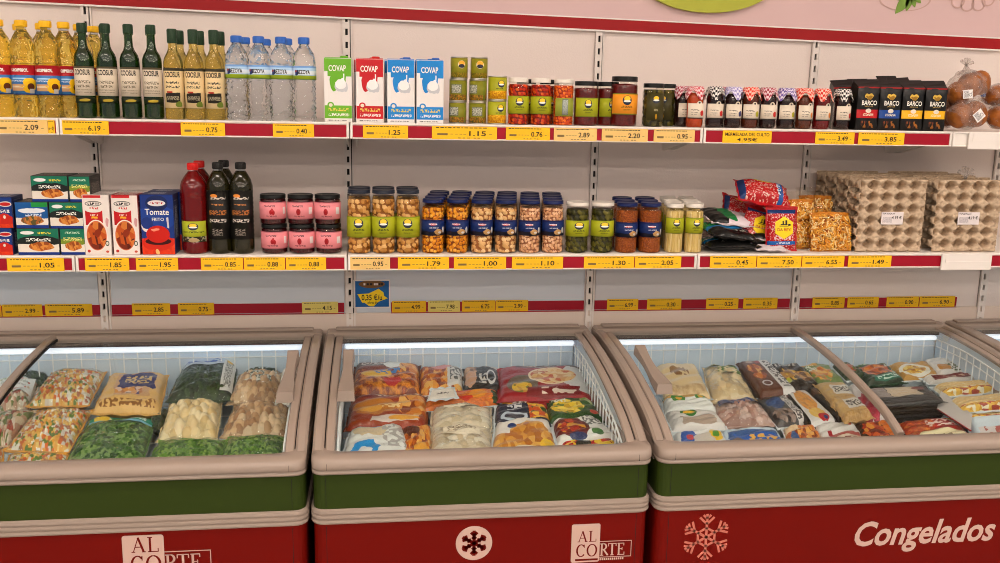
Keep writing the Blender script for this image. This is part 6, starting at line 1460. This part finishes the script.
M_gb2 = pmat('grey_blue_print', (78, 76, 76), .3, coat=.4, layers=[('e', .34, .62, .26, .18, (52, 76, 120), .12), ('e', .32, .22, .3, .2, ('v', 7, [(120, 100, 90), (60, 50, 46), (150, 130, 120)]), .15), ('r', .6, .0, .86, .96, (206, 200, 194), .06), ('t', .62, .06, .84, .9, (96, 90, 90), 12), ('e', .4, .9, .1, .06, (190, 160, 60))])
fbag([(778, 428), (755, 401), (784, 397), (813, 424)], 'grey and black bag with blue and white print in the middle row', M_gb2, .036, .004)
M_ch = pmat('fried_sticks_print', (206, 202, 198), .35, coat=.3, layers=[('e', .5, .62, .3, .34, ('n', 5, [(206, 120, 40), (226, 160, 70), (150, 76, 24)]), .14), ('e', .5, .22, .26, .14, (222, 180, 90), .15), ('e', .62, .12, .18, .08, (180, 40, 44), .1), ('e', .68, .1, .07, .04, (40, 60, 120)), ('r', 0, 0, .12, 1, (30, 27, 25)), ('r', .9, 0, 1, 1, (30, 27, 25)), ('r', 0, .94, 1, 1, (30, 27, 25))])
fbag([(808, 428), (783, 396), (804, 392), (838, 424)], 'black-edged pack picturing fried orange sticks', M_ch, .028, .012, MATS['dark_foil'], crease=.001, pw=10)
M_kb = pmat('black_pack_print', (36, 31, 28), .35, coat=.3, layers=[('t', .4, .1, .6, .7, (130, 120, 100), 14), ('e', .2, .8, .2, .1, (90, 60, 40), .1)])
fbag([(838, 425), (806, 391), (818, 388), (853, 419)], 'narrow black pack between the fried sticks and the tan packs', M_kb, .028, .012, MATS['dark_foil'], crease=.001, pw=10)
M_tp2 = pmat('tan_pack_print', (206, 168, 110), .35, coat=.4, layers=[('r', .3, .3, .98, .74, (226, 218, 206), .03), ('t', .36, .4, .92, .66, (90, 80, 70), 9), ('r', .0, .0, 1, .2, ('n', 8, [(176, 130, 70), (214, 176, 120)]), .05)])
fbag([(832, 407), (815, 386), (843, 385), (860, 405)], 'tan pack with a white label, rear one of two', M_tp2, .03, .03, mat('tan_foil', (196, 156, 100), .4), crease=.002)
fbag([(845, 422), (829, 401), (855, 398), (872, 417)], 'tan pack with a white label, front one of two', M_tp2, .03, .03, MATS['tan_foil'], crease=.002)
M_rw = pmat('red_white_print', (214, 206, 204), .3, coat=.4, layers=[('r', 0, .0, .6, .6, (160, 40, 56), .2), ('e', .4, .14, .3, .12, (190, 60, 80), .15), ('t', .5, .5, .9, .9, (120, 100, 100), 10)])
fbag([(866, 426), (846, 388), (862, 384), (889, 420)], 'white and crimson pack seen through the glass beside the pane divider', M_rw, .03, .01)
M_of = pmat('orange_front_print', (206, 110, 40), .3, coat=.4, layers=[('e', .5, .5, .4, .4, FRY, .2), ('r', 0, .7, .4, 1, (220, 190, 150), .1), ('e', .2, .4, .12, .3, (60, 90, 140), .1)])
fbag([(792, 458), (783, 430), (812, 428), (830, 455)], 'orange printed bag at the front, next to the blue one', M_of, .034, .002)
M_wf = pmat('white_red_front_print', (216, 212, 206), .3, coat=.4, layers=[('r', .3, .0, .95, .5, (170, 80, 70), .1), ('r', .36, .1, .9, .4, (206, 190, 170), .06), ('t', .4, .14, .86, .36, (120, 60, 60), 9), ('r', .2, .1, .3, .6, (170, 30, 40), .05), ('e', .82, .82, .06, .08, (206, 100, 60))])
fbag([(826, 456), (812, 428), (851, 424), (872, 452)], 'white bag with a red and cream panel at the front', M_wf, .034, .002)
M_dof = pmat('dark_orange_front_print', (60, 36, 26), .3, coat=.4, layers=[('e', .4, .6, .3, .4, ('v', 6, [(206, 90, 30), (170, 50, 24), (226, 150, 50), (120, 40, 20)]), .2), ('r', .62, .3, 1, 1, ('n', 5, [(206, 100, 36), (226, 130, 50)]), .1)])
fbag([(868, 454), (852, 427), (891, 424), (910, 449)], 'dark bag with orange food at the front below the pane divider', M_dof, .034, .002)
M_gc = pmat('green_carrot_print', (44, 60, 40), .3, coat=.4, layers=[('r', .12, .3, .84, .8, ('v', 7, [(206, 106, 40), (186, 84, 30), (222, 136, 60), (140, 60, 24)]), .1), ('r', .2, .04, .9, .26, (24, 110, 84), .06), ('t', .3, .08, .86, .22, (200, 220, 206), 10), ('r', .84, .26, 1, 1, ('v', 9, [(40, 60, 40), (190, 200, 180), (40, 60, 40)]), .05), ('r', 0, .84, 1, 1, ('v', 9, [(40, 60, 40), (170, 190, 160), (50, 90, 50)]), .05)])
fbag([(868, 386), (850, 369), (884, 366), (905, 382)], 'dark green bag with orange carrots and a teal band at the back', M_gc, .03, .012, mat('green_foil', (40, 70, 44), .35))
M_dg = pmat('dark_green_print', (50, 70, 40), .3, coat=.4, layers=[('e', .5, .5, .36, .3, ('v', 6, [(180, 90, 40), (90, 110, 50), (150, 60, 30)]), .2)])
fbag([(846, 381), (832, 367), (849, 366), (866, 379)], 'small dark green bag at the back just left of the carrots', M_dg, .03, .012)
M_tr = pmat('dark_tray_print', (46, 40, 36), .28, coat=.5, layers=[('r', .28, .4, .78, .94, (196, 176, 150), .18), ('r', .34, .5, .72, .86, ('n', 8, [(214, 196, 170), (190, 160, 126)]), .1), ('r', 0, .4, .26, .96, (150, 136, 130), .05), ('e', .82, .8, .1, .1, (120, 50, 40), .1)])
TRB = mat('dark_tray', (40, 36, 33), .4, coat=.3)
for k in range(3):
    fbag([(884, 419 - 6 * k), (866, 402 - 6 * k), (924, 399 - 6 * k), (944, 414 - 6 * k)], 'dark grey food tray, %s' % ('bottom of the stack of three', 'middle of the stack of three', 'top of the stack, with pale food behind its window')[k], M_tr if k == 2 else MATS['dark_tray'], .012, .002 + .024 * k, TRB, 'food tray', 'food_tray', .0008, 'stacked dark food trays', 16, T0=.012 if k else .05)
M_yp = pmat('yellow_pizza_print', (190, 140, 60), .3, coat=.4, layers=[('e', .45, .4, .4, .36, (226, 220, 206), .05), ('e', .45, .4, .3, .26, ('v', 8, [(226, 180, 70), (206, 150, 50), (236, 210, 130), (170, 110, 40)]), .1), ('r', .0, .86, 1, 1, (206, 150, 60), .06)])
fbag([(903, 381), (888, 366), (926, 364), (941, 379)], 'yellow printed pack picturing a pizza, left of the white bag at the back', M_yp, .026, .014)
fbag([(938, 377), (922, 362), (957, 361), (972, 375)], 'white printed bag at the back right corner of the right freezer', pmat('white_corner_print', (222, 216, 210), .3, coat=.4, layers=[('t', .4, .1, .96, .5, (90, 110, 70), 9), ('e', .3, .3, .2, .2, (206, 140, 60), .1)]), .03, .014)
M_rbs = pmat('redbrown_strip_print', (206, 198, 190), .3, coat=.4, layers=[('r', .12, .2, .84, .8, (110, 34, 28), .08), ('t', .3, .36, .8, .64, (206, 170, 150), 8)])
fbag([(930, 385), (922, 379), (971, 376), (980, 381)], 'flat white pack with a red-brown strip at the back right', M_rbs, .024, .02)
M_ng = pmat('cream_bar_print', (222, 208, 176), .35, coat=.4, layers=[('r', .02, .1, .98, .8, ('n', 7, [(226, 196, 140), (206, 170, 110), (232, 214, 176)]), .06), ('r', 0, 0, 1, .24, ('v', 9, [(206, 150, 40), (222, 176, 70), (160, 60, 40), (230, 220, 190)]), .06), ('r', 0, .84, 1, 1, (206, 196, 190)), ('t', .2, .86, .8, .98, (140, 130, 130), 14)])
fbag([(943, 397), (932, 388), (985, 384), (997, 392)], 'long cream bar pack, rear one of two lying across the right end', M_ng, .034, .03, crease=.002)
fbag([(962, 413), (948, 402), (1006, 398), (1018, 408)], 'long cream bar pack, front one of two lying across the right end', M_ng, .034, .03, crease=.002)
fbag([(968, 423), (956, 413), (1014, 411), (1026, 420)], 'long cream bar pack under the front one, only its edge showing', M_ng, .028, .006, crease=.002)
GL[0] = .03
M_cb = mat('carton_inside_grey', (186, 178, 172), .6); M_cbr = mat('carton_red_edge', (150, 24, 30), .5)
p = [at(x, y, Y) for x, y, Y in ((937, 409, 2.50), (941, 390, 2.62), (972, 414, 2.46), (971, 431, 2.36))]
b = MB(); c = centre(p); nrm = (p[1] - p[0]).cross(p[2] - p[0]).normalized() * .0012
b.loft([[q - c for q in p], [q - c + nrm for q in p]]); b.tube([p[0] - c, p[3] - c], .0022, 5, 1)
tag(b.build('carton_flap', [M_cb, M_cbr], None, c), 'open grey carton flap leaning beside the cream bar packs', 'carton flap')
M_rf = pmat('red_front_print', (150, 34, 26), .3, coat=.4, layers=[('r', 0, .3, .5, 1, ('n', 5, [(206, 100, 36), (150, 40, 24), (226, 140, 50)]), .15), ('e', .56, .24, .36, .24, (226, 212, 170), .05), ('t', .4, .2, .76, .34, (120, 100, 60), 10), ('t', .4, .6, .9, .84, (222, 200, 190), 8), ('e', .9, .9, .14, .1, (226, 180, 50), .1)])
fbag([(906, 452), (898, 425), (955, 420), (976, 447)], 'red and orange bag with a cream oval at the front right', M_rf, .034, .002, MATS['red_foil'])
M_lb = mat('pale_blue_carton', (206, 220, 228), .4, layers=[('r', .1, .0, 1, .5, (214, 206, 204), .08), ('t', .2, .1, .9, .5, (170, 90, 80), 8)])
fbag([(976, 447), (966, 421), (1020, 417), (1036, 442)], 'pale blue white carton at the front, cut by the right edge', M_lb, .03, .006, crease=.001, pw=12)
LZ = 3.15
for y, p in ((1.25, 21.0), (-.8, 30.0), (-3.2, 52.0), (-6.0, 66.0)):
    for x in (-2.6, -.4, 1.8, 4.0):
        nm = {-2.6: 'far left', -.4: 'left of the camera', 1.8: 'right of the camera', 4.0: 'far right'}[x]
        rw = {1.25: 'nearest the shelves', -.8: 'overhead', -3.2: 'behind the camera', -6.0: 'furthest behind the camera'}[y]
        tube_light(x, y, LZ, 1.5, p, (255, 240, 228), 'long ceiling strip light %s, in the row %s' % (nm, rw))
w = bpy.data.worlds.new('world'); sc.world = w; w.use_nodes = True
w.node_tree.nodes['Background'].inputs[0].default_value = (1, .97, .95, 1); w.node_tree.nodes['Background'].inputs[1].default_value = .4
cam = bpy.data.cameras.new('camera'); co = bpy.data.objects.new('camera', cam); COL.objects.link(co)
cam.sensor_width = 36; cam.lens = F_PX * 36 / 1000; cam.clip_start = .05
Mw = Matrix(((RC[0][0], -RC[0][1], -RC[0][2]), (RC[1][0], -RC[1][1], -RC[1][2]), (RC[2][0], -RC[2][1], -RC[2][2]))).to_4x4()
Mw.translation = (0, 0, CAMZ); co.matrix_world = Mw; sc.camera = co
sc.view_settings.view_transform = 'Standard'; sc.view_settings.look = 'None'; sc.view_settings.gamma = 1; sc.view_settings.use_curve_mapping = False
sc.view_settings.exposure = 0.1
sc.cycles.transparent_max_bounces = 24; sc.cycles.max_bounces = 10; sc.cycles.use_denoising = True
sc.cycles.filter_width = 1.0
